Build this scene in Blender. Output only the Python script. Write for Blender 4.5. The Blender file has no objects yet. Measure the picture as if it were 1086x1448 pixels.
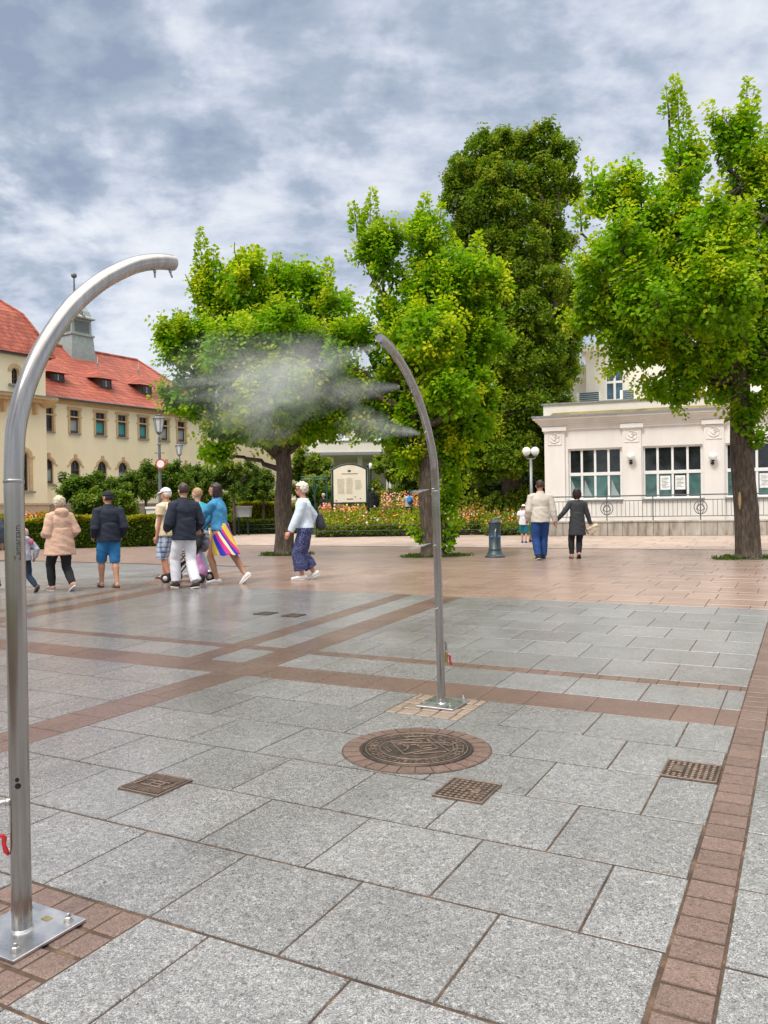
import bpy, bmesh, math, random
import numpy as np
from mathutils import Vector, Matrix, noise

SC = bpy.context.scene
COL = SC.collection
rad = math.radians
# ---------------------------------------------------------------- camera
FPX, PITCH, ROLL, GRID, EYE = 1124.0, rad(-.33), rad(-.9), rad(27.9), 1.30
cp, sp, cr, sr = math.cos(PITCH), math.sin(PITCH), math.cos(ROLL), math.sin(ROLL)
_r, _u, FW = Vector((1, 0, 0)), Vector((0, -sp, cp)), Vector((0, cp, sp))
RT = _r * cr + _u * sr
UP = _u * cr - _r * sr
cam = bpy.data.cameras.new('camera')
cam.sensor_fit = 'HORIZONTAL'; cam.sensor_width = 36; cam.lens = 36 * FPX / 1086
cam.clip_start = .05; cam.clip_end = 3000
camo = bpy.data.objects.new('camera', cam); COL.objects.link(camo)
camo.matrix_world = Matrix(((RT.x, UP.x, -FW.x, 0), (RT.y, UP.y, -FW.y, 0), (RT.z, UP.z, -FW.z, EYE), (0, 0, 0, 1)))
SC.camera = camo

def ray(px, py):
    return FW + RT * ((px - 543) / FPX) - UP * ((py - 724) / FPX)
def at(px, py, Y):
    "world point seen at photo pixel px,py at distance Y"
    d = ray(px, py); t = Y / d.y
    return Vector((d.x * t, Y, d.z * t + EYE))
def gnd(px, py):
    d = ray(px, py); t = -EYE / d.z
    return Vector((d.x * t, d.y * t, 0))
CG, SG = math.cos(GRID), math.sin(GRID)
def uvw(u, v, z=0):
    "paving grid coordinates to world"
    return Vector((u * CG + v * SG, -u * SG + v * CG, z))

# ---------------------------------------------------------------- materials
def _sock(n, *names):
    for k in names:
        if k in n.inputs: return n.inputs[k]
class NT:
    def __init__(s, name):
        s.m = bpy.data.materials.new(name); s.m.use_nodes = True
        s.t = s.m.node_tree; s.n = s.t.nodes; s.n.clear()
        s.out = s.n.new('ShaderNodeOutputMaterial')
    def new(s, kind, **kw):
        n = s.n.new('ShaderNode' + kind)
        for k, v in kw.items():
            if k.startswith('i_'):
                key = k[2:].replace('_', ' ')
                n.inputs[key].default_value = v
            else: setattr(n, k, v)
        return n
    def link(s, a, b): s.t.links.new(a, b)
    def mix(s, a, b, f, blend='MIX'):
        n = s.n.new('ShaderNodeMix'); n.data_type = 'RGBA'; n.blend_type = blend
        for sock, v in ((n.inputs[0], f), (n.inputs[6], a), (n.inputs[7], b)):
            if hasattr(v, 'is_linked'): s.link(v, sock)
            else: sock.default_value = v if not isinstance(v, tuple) or len(v) == 4 else (*v, 1)
        return n.outputs[2]
    def math(s, op, a, b=0, c=0):
        n = s.n.new('ShaderNodeMath'); n.operation = op
        for sock, v in zip(n.inputs, (a, b, c)):
            if hasattr(v, 'is_linked'): s.link(v, sock)
            else: sock.default_value = v
        return n.outputs[0]
    def ramp(s, f, stops, interp='LINEAR'):
        n = s.n.new('ShaderNodeValToRGB'); n.color_ramp.interpolation = interp
        e = n.color_ramp.elements
        while len(e) < len(stops): e.new(.5)
        for el, (p, c) in zip(e, stops):
            el.position = p; el.color = (c, c, c, 1) if not isinstance(c, tuple) else (*c[:3], 1)
        s.link(f, n.inputs[0]); return n.outputs[0]
    def coord(s, which='Object'): return s.new('TexCoord').outputs[which]
    def mapping(s, vec, scale=(1, 1, 1), rot=(0, 0, 0), loc=(0, 0, 0)):
        n = s.new('Mapping'); s.link(vec, n.inputs[0])
        n.inputs['Scale'].default_value = scale; n.inputs['Rotation'].default_value = rot; n.inputs['Location'].default_value = loc
        return n.outputs[0]
    def noise(s, vec, scale=5, detail=4, rough=.55, dist=0):
        n = s.new('TexNoise'); s.link(vec, n.inputs['Vector'])
        n.inputs['Scale'].default_value = scale; n.inputs['Detail'].default_value = detail
        n.inputs['Roughness'].default_value = rough; n.inputs['Distortion'].default_value = dist
        return n.outputs[0]
    def bump(s, h, dist=.01, strength=.5, normal=None):
        n = s.new('Bump'); n.inputs['Distance'].default_value = dist; n.inputs['Strength'].default_value = strength
        s.link(h, n.inputs['Height'])
        if normal: s.link(normal, n.inputs['Normal'])
        return n.outputs[0]
    def bsdf(s, color, rough=.6, metal=0, normal=None, **kw):
        b = s.n.new('ShaderNodeBsdfPrincipled')
        for sock, v in ((b.inputs['Base Color'], color), (b.inputs['Roughness'], rough), (b.inputs['Metallic'], metal)):
            if hasattr(v, 'is_linked'): s.link(v, sock)
            else: sock.default_value = (*v, 1) if isinstance(v, tuple) and len(v) == 3 else v
        if normal: s.link(normal, b.inputs['Normal'])
        for k, v in kw.items():
            q = b.inputs[k.replace('_', ' ')]
            if hasattr(v, 'is_linked'): s.link(v, q)
            else: q.default_value = v
        s.link(b.outputs[0], s.out.inputs[0]); s.b = b
        return b
MATS = {}
def plain(name, col, rough=.6, metal=0, scale=8, amt=.18, bump=0, bscale=60, **kw):
    "principled colour with uneven tone and fine relief"
    if name in MATS: return MATS[name]
    t = NT(name); c = t.coord()
    nz = t.noise(c, scale, 5, .6)
    lo = tuple(max(0, x * (1 - amt)) for x in col); hi = tuple(min(1, x * (1 + amt)) for x in col)
    colr = t.ramp(nz, [(.3, lo), (.7, hi)])
    nrm = t.bump(t.noise(c, bscale, 3), bump, .6) if bump else None
    rr = t.ramp(nz, [(.3, max(.02, rough - .08)), (.7, min(1, rough + .08))])
    t.bsdf(colr, rr, metal, nrm, **kw)
    MATS[name] = t.m; return t.m

# ---------------------------------------------------------------- mesh builder
class MB:
    def __init__(s): s.v = []; s.f = []; s.mi = []; s.cur = 0; s.X = None; s.sm = []; s.smooth = False
    def add(s, vs, fs):
        o = len(s.v)
        if s.X is not None: vs = [s.X @ Vector(p) for p in vs]
        s.v += [tuple(p) for p in vs]
        for f in fs:
            s.f.append([i + o for i in f]); s.mi.append(s.cur); s.sm.append(s.smooth)
        return s
    def box(s, c, d, rz=0):
        x, y, z = (k / 2 for k in d); ca, sa = math.cos(rz), math.sin(rz)
        vs = []
        for i in range(8):
            px, py, pz = (x if i & 1 else -x), (y if i & 2 else -y), (z if i & 4 else -z)
            vs.append((c[0] + px * ca - py * sa, c[1] + px * sa + py * ca, c[2] + pz))
        return s.add(vs, [(0, 2, 3, 1), (4, 5, 7, 6), (0, 1, 5, 4), (2, 6, 7, 3), (1, 3, 7, 5), (0, 4, 6, 2)])
    def bbox(s, x0, x1, y0, y1, z0, z1): return s.box(((x0 + x1) / 2, (y0 + y1) / 2, (z0 + z1) / 2), (x1 - x0, y1 - y0, z1 - z0))
    def cbox(s, c, d, ch=.005, rz=0):
        "box with chamfered edges"
        bm = bmesh.new(); bmesh.ops.create_cube(bm, size=1)
        for q in bm.verts: q.co = Vector((q.co.x * d[0], q.co.y * d[1], q.co.z * d[2]))
        bmesh.ops.bevel(bm, geom=bm.edges[:], offset=ch, segments=1, affect='EDGES', profile=.5)
        M = Matrix.Translation(c) @ Matrix.Rotation(rz, 4, 'Z')
        bm.verts.index_update()
        s.add([M @ q.co for q in bm.verts], [[q.index for q in f.verts] for f in bm.faces]); bm.free(); return s
    def prism(s, poly, z0, z1):
        "poly in xy, extruded in z"
        n = len(poly)
        vs = [(p[0], p[1], z0) for p in poly] + [(p[0], p[1], z1) for p in poly]
        return s.add(vs, [tuple(range(n))[::-1], tuple(range(n, 2 * n))] + [(i, (i + 1) % n, n + (i + 1) % n, n + i) for i in range(n)])
    def prismY(s, poly, y0, y1):
        "poly in xz, extruded in y"
        n = len(poly)
        vs = [(p[0], y0, p[1]) for p in poly] + [(p[0], y1, p[1]) for p in poly]
        return s.add(vs, [tuple(range(n)), tuple(range(n, 2 * n))[::-1]] + [(i, n + i, n + (i + 1) % n, (i + 1) % n) for i in range(n)])
    def tube(s, pts, r, n=10, caps=True, sq=None):
        pts = [Vector(p) for p in pts]; m = len(pts)
        rs = list(r) if isinstance(r, list) else [r] * m
        ref = None; vs = []
        for i, p in enumerate(pts):
            t = (pts[min(i + 1, m - 1)] - pts[max(i - 1, 0)])
            if t.length < 1e-9: t = Vector((0, 0, 1))
            t.normalize()
            if ref is None: ref = Vector((1, 0, 0)) if abs(t.x) < .8 else Vector((0, 1, 0))
            a = (ref - t * ref.dot(t)).normalized(); b = t.cross(a); ref = a
            ra, rb = rs[i] if isinstance(rs[i], (tuple, list)) else (rs[i], rs[i])
            for k in range(n):
                q = 2 * math.pi * k / n
                vs.append(p + a * (ra * math.cos(q)) + b * (rb * math.sin(q)))
        fs = [(i * n + k, i * n + (k + 1) % n, (i + 1) * n + (k + 1) % n, (i + 1) * n + k) for i in range(m - 1) for k in range(n)]
        if caps: fs += [tuple(range(n))[::-1], tuple(range((m - 1) * n, m * n))]
        return s.add(vs, fs)
    def lathe(s, prof, n=24, c=(0, 0, 0), caps=True):
        vs = [(c[0] + r * math.cos(2 * math.pi * k / n), c[1] + r * math.sin(2 * math.pi * k / n), c[2] + z) for r, z in prof for k in range(n)]
        m = len(prof)
        fs = [(i * n + k, i * n + (k + 1) % n, (i + 1) * n + (k + 1) % n, (i + 1) * n + k) for i in range(m - 1) for k in range(n)]
        if caps: fs += [tuple(range(n))[::-1], tuple(range((m - 1) * n, m * n))]
        return s.add(vs, fs)
    def rings(s, rows, n=20, caps=True):
        "rows: (x, y, z, rx, ry) horizontal ellipses"
        vs = [(x + rx * math.cos(2 * math.pi * k / n), y + ry * math.sin(2 * math.pi * k / n), z) for x, y, z, rx, ry in rows for k in range(n)]
        m = len(rows)
        fs = [(i * n + k, i * n + (k + 1) % n, (i + 1) * n + (k + 1) % n, (i + 1) * n + k) for i in range(m - 1) for k in range(n)]
        if caps: fs += [tuple(range(n))[::-1], tuple(range((m - 1) * n, m * n))]
        return s.add(vs, fs)
    def ball(s, c, r, nu=16, nv=10, R=None):
        r = r if isinstance(r, (tuple, list)) else (r, r, r)
        vs = []; fs = []
        for j in range(nv + 1):
            a = math.pi * j / nv
            for i in range(nu):
                b = 2 * math.pi * i / nu
                p = Vector((r[0] * math.sin(a) * math.cos(b), r[1] * math.sin(a) * math.sin(b), -r[2] * math.cos(a)))
                if R is not None: p = R @ p
                vs.append(Vector(c) + p)
        for j in range(nv):
            for i in range(nu):
                q = (j * nu + i, j * nu + (i + 1) % nu, (j + 1) * nu + (i + 1) % nu, (j + 1) * nu + i)
                if j == 0: q = (q[0], q[2], q[3])
                elif j == nv - 1: q = (q[0], q[1], q[2])
                fs.append(q)
        return s.add(vs, fs)
    def build(s, name, mats, parent=None, smooth=False, loc=None, rz=0):
        me = bpy.data.meshes.new(name)
        me.from_pydata(s.v, [], s.f)
        for m in (mats if isinstance(mats, (list, tuple)) else [mats]): me.materials.append(m)
        me.polygons.foreach_set('material_index', s.mi)
        me.polygons.foreach_set('use_smooth', [bool(smooth or q) for q in s.sm])
        me.update(); me.validate()
        if smooth:
            try: me.set_sharp_from_angle(angle=rad(40))
            except Exception: pass
        o = bpy.data.objects.new(name, me); COL.objects.link(o)
        if parent is not None: o.parent = parent
        if loc is not None: o.location = loc
        if rz: o.rotation_euler.z = rz
        return o
def tag(o, label=None, cat=None, group=None, kind=None):
    if label: o['label'] = label
    if cat: o['category'] = cat
    if group: o['group'] = group
    if kind: o['kind'] = kind
    return o
def thing(name, label, cat, loc=(0, 0, 0), rz=0, group=None):
    o = bpy.data.objects.new(name, None); COL.objects.link(o)
    o.empty_display_size = .2
    o.location = loc; o.rotation_euler = (0, 0, rz)
    return tag(o, label, cat, group)
def copy_tree(o, parent=None):
    c = o.copy(); COL.objects.link(c)
    if parent is not None: c.parent = parent
    for ch in list(o.children): copy_tree(ch, c)
    return c
def applied(mb, mods, name, mat, parent, smooth=True, wrinkle=0, wscale=9.0):
    "build mesh, run modifiers, keep the result"
    o = mb.build('tmp', mat)
    for kind, kw in mods:
        m = o.modifiers.new(kind, kind)
        for k, v in kw.items(): setattr(m, k, v)
    dg = bpy.context.evaluated_depsgraph_get()
    me = bpy.data.meshes.new_from_object(o.evaluated_get(dg))
    old = o.data; bpy.data.objects.remove(o); bpy.data.meshes.remove(old)
    if wrinkle:
        n = len(me.vertices); co = np.empty(n * 3); me.vertices.foreach_get('co', co)
        no = np.empty(n * 3); me.vertices.foreach_get('normal', no)
        co = co.reshape(-1, 3); no = no.reshape(-1, 3)
        for i in range(n):
            p = Vector(co[i]); q = Vector((p.x * wscale, p.y * wscale, p.z * wscale * 1.7 + p.x * 5))
            w = noise.noise(q) + .5 * abs(noise.noise(q * 2.1 + Vector((5, 3, 1))))
            co[i] += no[i] * w * wrinkle
        me.vertices.foreach_set('co', co.ravel())
    me.materials.clear(); me.materials.append(mat)
    me.polygons.foreach_set('use_smooth', [smooth] * len(me.polygons)); me.update()
    me.name = name
    ob = bpy.data.objects.new(name, me); COL.objects.link(ob)
    if parent is not None: ob.parent = parent
    return ob
def vox(v, it=4): return [('REMESH', dict(mode='VOXEL', voxel_size=v)), ('SMOOTH', dict(factor=.5, iterations=it))]
# ---------------------------------------------------------------- sky and sun
SUN_EL, SUN_AZ = rad(52), rad(215)      # azimuth clockwise from +Y: behind the camera, a little left
w = bpy.data.worlds.new('World'); SC.world = w; w.use_nodes = True
wt = NT.__new__(NT); wt.t = w.node_tree; wt.n = wt.t.nodes; wt.n.clear()
wt.out = wt.n.new('ShaderNodeOutputWorld')
sky = wt.new('TexSky', sky_type='NISHITA', sun_disc=False, sun_elevation=SUN_EL, sun_rotation=SUN_AZ)
D = wt.coord('Generated')
sep = wt.new('SeparateXYZ'); wt.link(D, sep.inputs[0])
zz = wt.math('ADD', wt.math('MAXIMUM', sep.outputs[2], 0), .34)
cx = wt.math('DIVIDE', sep.outputs[0], zz); cy = wt.math('DIVIDE', sep.outputs[1], zz)
comb = wt.new('CombineXYZ'); wt.link(cx, comb.inputs[0]); wt.link(cy, comb.inputs[1])
cvec = wt.mapping(comb.outputs[0], scale=(1, .8, 1), rot=(0, 0, rad(-24)), loc=(14.95, 7.35, 0))
n1 = wt.noise(cvec, 1.5, 9, .5, .1)
n2 = wt.noise(wt.mapping(cvec, loc=(7, 2, 3)), 4.2, 9, .55, .1)
n3 = wt.noise(wt.mapping(comb.outputs[0], scale=(1, 1.5, 1), loc=(1, 9, 0)), 9.5, 7, .58, .1)
dens = wt.math('ADD', wt.math('MULTIPLY', n1, .36), wt.math('ADD', wt.math('MULTIPLY', n2, .40), wt.math('MULTIPLY', n3, .24)))
dens = wt.math('ADD', wt.math('MULTIPLY', wt.math('SUBTRACT', dens, .5), 2.35), .468)
def lobe(px, py, c0, c1, amp):
    d = ray(px, py).normalized()
    dp = wt.n.new('ShaderNodeVectorMath'); dp.operation = 'DOT_PRODUCT'
    nrm = wt.n.new('ShaderNodeVectorMath'); nrm.operation = 'NORMALIZE'; wt.link(D, nrm.inputs[0])
    wob = wt.n.new('ShaderNodeVectorMath'); wob.operation = 'SCALE'
    wt.link(nrm.outputs[0], dp.inputs[0]); dp.inputs[1].default_value = d
    v = wt.math('ADD', dp.outputs['Value'], wt.math('MULTIPLY', wt.math('SUBTRACT', n2, .5), .045))
    mr = wt.new('MapRange', interpolation_type='SMOOTHSTEP'); wt.link(v, mr.inputs[0])
    mr.inputs[1].default_value = math.cos(rad(c0)); mr.inputs[2].default_value = math.cos(rad(c1))
    mr.inputs[3].default_value = 0; mr.inputs[4].default_value = amp
    return mr.outputs[0]
for a in ((120, 170, 10, 2, .16), (-30, 120, 9, 2, .08), (560, 75, 11, 2, .06), (830, 40, 13, 3, .06), (380, 130, 8, 1, .04), (60, 350, 8, 1, .06), (1010, 70, 10, 2, .07),
          (510, 200, 8, 1, -.08), (250, 255, 7, 1, -.07), (90, 80, 6, 1, -.06), (950, 230, 8, 2, -.02), (200, 470, 9, 2, -.05), (640, 120, 4, .5, -.05)):
    dens = wt.math('ADD', dens, lobe(*a))
ccol = wt.ramp(dens, [(.30, (.60, .62, .65)), (.41, (.525, .555, .605)), (.50, (.43, .465, .54)), (.60, (.305, .352, .43)), (.76, (.215, .26, .345))])
bl = wt.new('MapRange', interpolation_type='SMOOTHSTEP'); wt.link(sep.outputs[2], bl.inputs[0])
for k, v in ((1, .60), (2, .96), (3, 1.0), (4, 3.8)): bl.inputs[k].default_value = v
bgc = wt.new('Background'); wt.link(wt.mix(ccol, (.70, .67, .62), wt.ramp(sep.outputs[2], [(.60, 0), (.85, 1)])), bgc.inputs[0]); wt.link(bl.outputs[0], bgc.inputs[1])
bgs = wt.new('Background'); wt.link(sky.outputs[0], bgs.inputs[0]); bgs.inputs[1].default_value = .07
mx = wt.new('MixShader'); mx.inputs[0].default_value = .88
wt.link(bgs.outputs[0], mx.inputs[1]); wt.link(bgc.outputs[0], mx.inputs[2]); wt.link(mx.outputs[0], wt.out.inputs[0])
sl = bpy.data.lights.new('sun', 'SUN'); sl.energy = 1.5; sl.angle = rad(14); sl.color = (1, .95, .87)
slo = bpy.data.objects.new('sun', sl); COL.objects.link(slo)
sd = Vector((math.sin(SUN_AZ) * math.cos(SUN_EL), math.cos(SUN_AZ) * math.cos(SUN_EL), math.sin(SUN_EL)))
slo.rotation_euler = sd.to_track_quat('Z', 'Y').to_euler(); slo.location = (0, -5, 30)
SC.view_settings.view_transform = 'Standard'; SC.view_settings.look = 'None'
SC.view_settings.exposure = .66; SC.view_settings.gamma = 1
SC.cycles.volume_bounces = 1; SC.cycles.max_bounces = 8; SC.cycles.transparent_max_bounces = 16
SC.cycles.volume_step_rate = 1.0; SC.cycles.volume_max_steps = 128

# ---------------------------------------------------------------- paving
def wetmask(t, pos):
    "damp patch below the mist: shape comes from noise round the arches"
    big = t.noise(pos, .55, 4, .6, .6)
    v = t.n.new('ShaderNodeVectorMath'); v.operation = 'DISTANCE'
    t.link(t.mapping(pos, scale=(1, .62, 0)), v.inputs[0]); v.inputs[1].default_value = (-3.2, 9.5 * .62, 0)
    d = t.math('MULTIPLY', v.outputs['Value'], .11)
    return t.ramp(t.math('SUBTRACT', t.math('ADD', big, .38), d), [(.22, 0), (.60, 1)])
def stone_mat(name, stops, speck, base_rough, scale, rel):
    t = NT(name)
    g = t.new('NewGeometry'); pos = g.outputs['Position']
    at_ = t.new('Attribute', attribute_name='tone'); tone = at_.outputs['Fac']
    fine = t.noise(pos, scale, 2, .6, 2.2)
    med = t.noise(pos, scale * .33, 3, .6, .8)
    h = t.math('ADD', t.math('MULTIPLY', fine, .82), t.math('MULTIPLY', med, .18))
    col = t.ramp(h, stops)
    vor = t.new('TexVoronoi', feature='F1'); t.link(t.mapping(pos, loc=(3, 1, 0)), vor.inputs['Vector']); vor.inputs['Scale'].default_value = scale * .42
    dk = t.ramp(vor.outputs['Distance'], [(.10, speck), (.20, 1.0)])
    col = t.mix(col, dk, .85, 'MULTIPLY')
    blotch = t.ramp(t.noise(pos, 2.3, 5, .62, .4), [(.28, .80), (.68, 1.08)])
    col = t.mix(col, blotch, .8, 'MULTIPLY')
    tn = t.ramp(tone, [(0, .90), (1, 1.07)])
    col = t.mix(col, tn, 1, 'MULTIPLY')
    gum = t.new('TexVoronoi', feature='F1'); t.link(t.mapping(pos, loc=(1, 5, 0)), gum.inputs['Vector']); gum.inputs['Scale'].default_value = 3.1
    col = t.mix(col, (.45, .43, .42), t.ramp(gum.outputs['Distance'], [(.035, .6), (.055, 0)]), 'MULTIPLY')
    rust = t.ramp(t.noise(pos, 5.2, 6, .65, .9), [(.62, 0), (.74, 1)])
    col = t.mix(col, (.30, .20, .12), t.math('MULTIPLY', rust, .20))
    wet = wetmask(t, pos)
    col = t.mix(col, t.mix(col, (.80, .76, .74), 1, 'MULTIPLY'), wet)
    rr = t.math('ADD', t.math('MULTIPLY', t.math('SUBTRACT', 1, wet), base_rough - .19), t.math('ADD', .15, t.math('MULTIPLY', fine, .14)))
    nrm = t.bump(h, rel, .35)
    t.bsdf(col, rr, 0, nrm, Specular_IOR_Level=.5)
    return t.m
GRANITE = stone_mat('granite', [(.34, (.05, .05, .051)), (.45, (.165, .165, .166)), (.53, (.222, .222, .222)), (.62, (.43, .43, .43))], .34, .31, 100, .0012)
BRICK = stone_mat('paving_brick', [(.32, (.070, .044, .036)), (.5, (.168, .110, .090)), (.68, (.26, .182, .152))], .6, .40, 95, .002)
REDSLAB = stone_mat('red_slab', [(.30, (.20, .125, .092)), (.5, (.32, .222, .178)), (.72, (.43, .32, .268))], .75, .28, 60, .0012)
PALEBRICK = stone_mat('pale_cobble', [(.30, (.17, .125, .095)), (.5, (.29, .225, .175)), (.72, (.38, .31, .26))], .7, .6, 110, .002)
PATHPAVE = stone_mat('path_paving', [(.30, (.30, .22, .18)), (.5, (.43, .33, .27)), (.72, (.52, .42, .36))], .85, .6, 30, .001)
t = NT('joint_sand'); g = t.new('NewGeometry'); nz = t.noise(g.outputs['Position'], 9, 6, .7)
t.bsdf(t.ramp(nz, [(.3, (.028, .019, .013)), (.52, (.075, .045, .028)), (.72, (.19, .12, .07))]), .9); JOINT = t.m

rng = random.Random(7)
def warp(u, v):
    d = .085 * min(max(0, v - 5.2), 8)
    return u - d * max(-3, (-u - .4) / 3.4) if u < -.4 else u
class Pave:
    def __init__(s): s.v = []; s.f = []; s.t = []
    def cell(s, u0, u1, v0, v1, gap=.0105, z=.004, ch=.0018, tone=None):
        gu, g = gap * .36, gap * .62
        a = [(u0 + gu, v0 + g), (u1 - gu, v0 + g), (u1 - gu, v1 - g), (u0 + gu, v1 - g)]
        b = [(u0 + gu + ch, v0 + g + ch), (u1 - gu - ch, v0 + g + ch), (u1 - gu - ch, v1 - g - ch), (u0 + gu + ch, v1 - g - ch)]
        o = len(s.v); dz = rng.uniform(-.0008, .0008)
        for p in a: s.v.append(uvw(warp(*p), p[1], .001))
        for p in b: s.v.append(uvw(warp(*p), p[1], z + dz))
        s.f += [(o + 4, o + 5, o + 6, o + 7)] + [(o + i, o + (i + 1) % 4, o + 4 + (i + 1) % 4, o + 4 + i) for i in range(4)]
        s.t += [rng.random() if tone is None else tone] * 5
    def row(s, u0, u1, v0, v1, L, off, jit=0, **k):
        "cells along u, joints at off + n*L"
        n = math.ceil((u0 - off) / L + 1e-6); x = u0
        while True:
            e = min(off + n * L + (rng.uniform(-jit, jit) if jit else 0), u1)
            if e - x > .03: s.cell(x, e, v0, v1, **k); x = e
            n += 1
            if x >= u1 - .03: break
    def col(s, u0, u1, v0, v1, L, **k):
        v = v0
        while v < v1 - .02:
            e = min(v + L, v1); s.cell(u0, u1, v, e, **k); v = e
    def build(s, name, mat):
        me = bpy.data.meshes.new(name); me.from_pydata(s.v, [], s.f); me.materials.append(mat)
        a = me.attributes.new('tone', 'FLOAT', 'FACE'); a.data.foreach_set('value', s.t)
        me.update(); o = bpy.data.objects.new(name, me); COL.objects.link(o); o['kind'] = 'structure'; return o
gr, br, rs, pc = Pave(), Pave(), Pave(), Pave()
rows = [-.69, -.18, .335, .85, 1.365, 1.877, 2.388, 2.895, 3.41, 3.93, 4.45, 4.97]
V1, V2 = (-4.205, -3.868), (-4.80, -4.57)
W3, W4 = (-8.60, -8.22), (-9.2, -8.96)
UL = -16
for i in range(len(rows) - 1):
    a, b = rows[i], rows[i + 1]
    off = -.62 if i % 2 == 0 else -.87
    segs = [(V1[1], -.365)]
    if abs(a - 1.365) < .01: segs = [(V1[1], -2.47), (-1.872, -.365)]
    if abs(a - 4.45) < .01: segs = [(V1[1], -2.38), (-1.875, -.365)]
    for s0, s1 in segs: gr.row(s0, s1, a, b, .4985, off)
    gr.row(UL, V1[0], a, b, .4985, off + .1)
    gr.row(-.215, 7, a, b, .75, .1 + .3 * (i % 2))
br.col(-.365, -.215, -.7, 4.97, .1335, gap=.012, z=.005)
br.col(-.365, -.215, 5.385, 5.93, .1362); br.col(-.365, -.215, 6.10, 20.7, .1339, gap=.013, z=.005)
br.cell(-.365, -.215, 4.97, 5.18); br.cell(-.365, -.215, 5.18, 5.385)
# wide left band near the camera: pairs of bricks of uneven length
v = -.69
while v < 4.95:
    L = rng.choice((.17, .25, .25, .33)); e = min(v + L, 4.97)
    if rng.random() < .45: br.cell(V1[0], -4.04, v, e, gap=.006); br.cell(-4.04, V1[1], v, e, gap=.006)
    else: br.cell(V1[0], V1[1], v, e, gap=.006)
    v = e
br.row(UL, -.365, 4.97, 5.385, .42, -.81, .12, gap=.007); br.row(-.215, 7, 4.97, 5.385, .42, 0, .1)
gr.row(V1[1], -.365, 5.385, 5.93, .4985, -.98); gr.row(V2[1], V1[0], 5.385, 5.93, 1.2, -4.2); gr.row(W3[1], V2[0], 5.385, 5.93, .4985, -5.2)
gr.row(UL, W3[1], 5.385, 5.93, .4985, -5.2); gr.row(-.215, 7, 5.385, 5.93, .75, .2)
br.col(V1[0], V1[1], 5.385, 5.93, .273, gap=.006); br.col(V2[0], V2[1], 5.385, 5.93, .273, gap=.006)
br.row(UL, -.365, 5.93, 6.10, .135, 0, gap=.007); br.row(-.215, 7, 5.93, 6.10, .135, 0); br.cell(-.365, -.215, 5.93, 6.10)
v = 6.10; i = 0
VR = 10.566
while v < 16.2:
    e = v + .638; far = v > 10.5
    off = -.88 if i % 2 == 0 else -1.16
    if not far:
        gr.row(V1[1], -.365, v, e, .513, off); gr.row(V2[1], V1[0], v, e, 1.3, -4.1); gr.row(W3[1], V2[0], v, e, .513, off)
        br.col(V1[0], V1[1], v, e, .319, gap=.007); br.col(V2[0], V2[1], v, e, .319, gap=.007)
    if not far:
        gr.row(W4[1], W3[0], v, e, 1.2, -8.7); gr.row(UL, W4[0], v, e, .513, off)
        br.col(W3[0], W3[1], v, e, .319, gap=.007); br.col(W4[0], W4[1], v, e, .319, gap=.007)
    if not far: gr.row(-.215, 9, v, e, .75, off)
    else: gr.row(UL, -9.4, v, e, .513, off)
    v = e; i += 1
    if v <= 10.6: VR = v
    if v > 14.2: break
VL = v; v = VR
i = 0
while v < 23.0:
    e = v + (.638 if i % 3 else .30)
    off = rng.random()
    rs.row(-22 if v >= VL - .01 else -9.4, -.365, v, e, .52, off, .13, gap=.012); rs.row(-.215, 16, v, e, .52, off, .13, gap=.012)
    v = e; i += 1
VE = v
# brick patch round the near arch, pale cobbles round the far one
for a, b in ((1.365, 1.49), (1.49, 1.61), (1.61, 1.735), (1.735, 1.877)):
    br.row(-2.47, -1.872, a, b, .12, rng.random() * .1, .02, gap=.012, ch=.009, z=.006)
for k in range(4):
    a = 4.45 + .13 * k; pc.row(-2.38, -1.875, a, a + .13, .125, rng.random() * .1, .02, gap=.012, ch=.008, z=.006)
gr.build('granite_paving', GRANITE); br.build('brick_paving_bands', BRICK)
rs.build('red_stone_paving', REDSLAB); pc.build('pale_cobble_patch', PALEBRICK)
m = MB(); m.add([uvw(-60, -6, 0), uvw(40, -6, 0), uvw(40, VE + .12, 0), uvw(-60, VE + .12, 0)], [(0, 1, 2, 3)])
tag(m.build('plaza_bed', JOINT), kind='structure')
t = NT('soil_and_turf'); g = t.new('NewGeometry'); nz = t.noise(g.outputs['Position'], .6, 7, .65)
t.bsdf(t.ramp(nz, [(.35, (.045, .060, .022)), (.6, (.075, .10, .03)), (.75, (.10, .085, .05))]), .95); TURF = t.m
m = MB(); m.add([(-900, -60, -.02), (900, -60, -.02), (900, 1800, -.02), (-900, 1800, -.02)], [(0, 1, 2, 3)])
tag(m.build('ground', TURF), kind='structure')
# pale path beyond the plaza, with a dark drain line and a low kerb row in front of it
pp = Pave(); v = VE + .30; i = 0
while v < 44:
    e = v + .9; pp.row(-34, 13, v, e, 1.1, rng.random(), .2, gap=.02, z=-.002); v = e
pp.build('path', PATHPAVE)
m = MB(); m.add([uvw(-60, VE + .12, -.006), uvw(40, VE + .12, -.006), uvw(40, 45, -.006), uvw(-60, 45, -.006)], [(0, 1, 2, 3)])
tag(m.build('path_bed', plain('pathbed', (.26, .2, .16), .9)), kind='structure')
m = MB(); o_ = [uvw(-40, VE + .05), uvw(16, VE + .05), uvw(16, VE + .26), uvw(-40, VE + .26)]
m.prism([(p.x, p.y) for p in o_], -.01, .006); m.build('drain_channel', plain('drain_iron', (.10, .085, .075), .6)) ['kind'] = 'structure'
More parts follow.
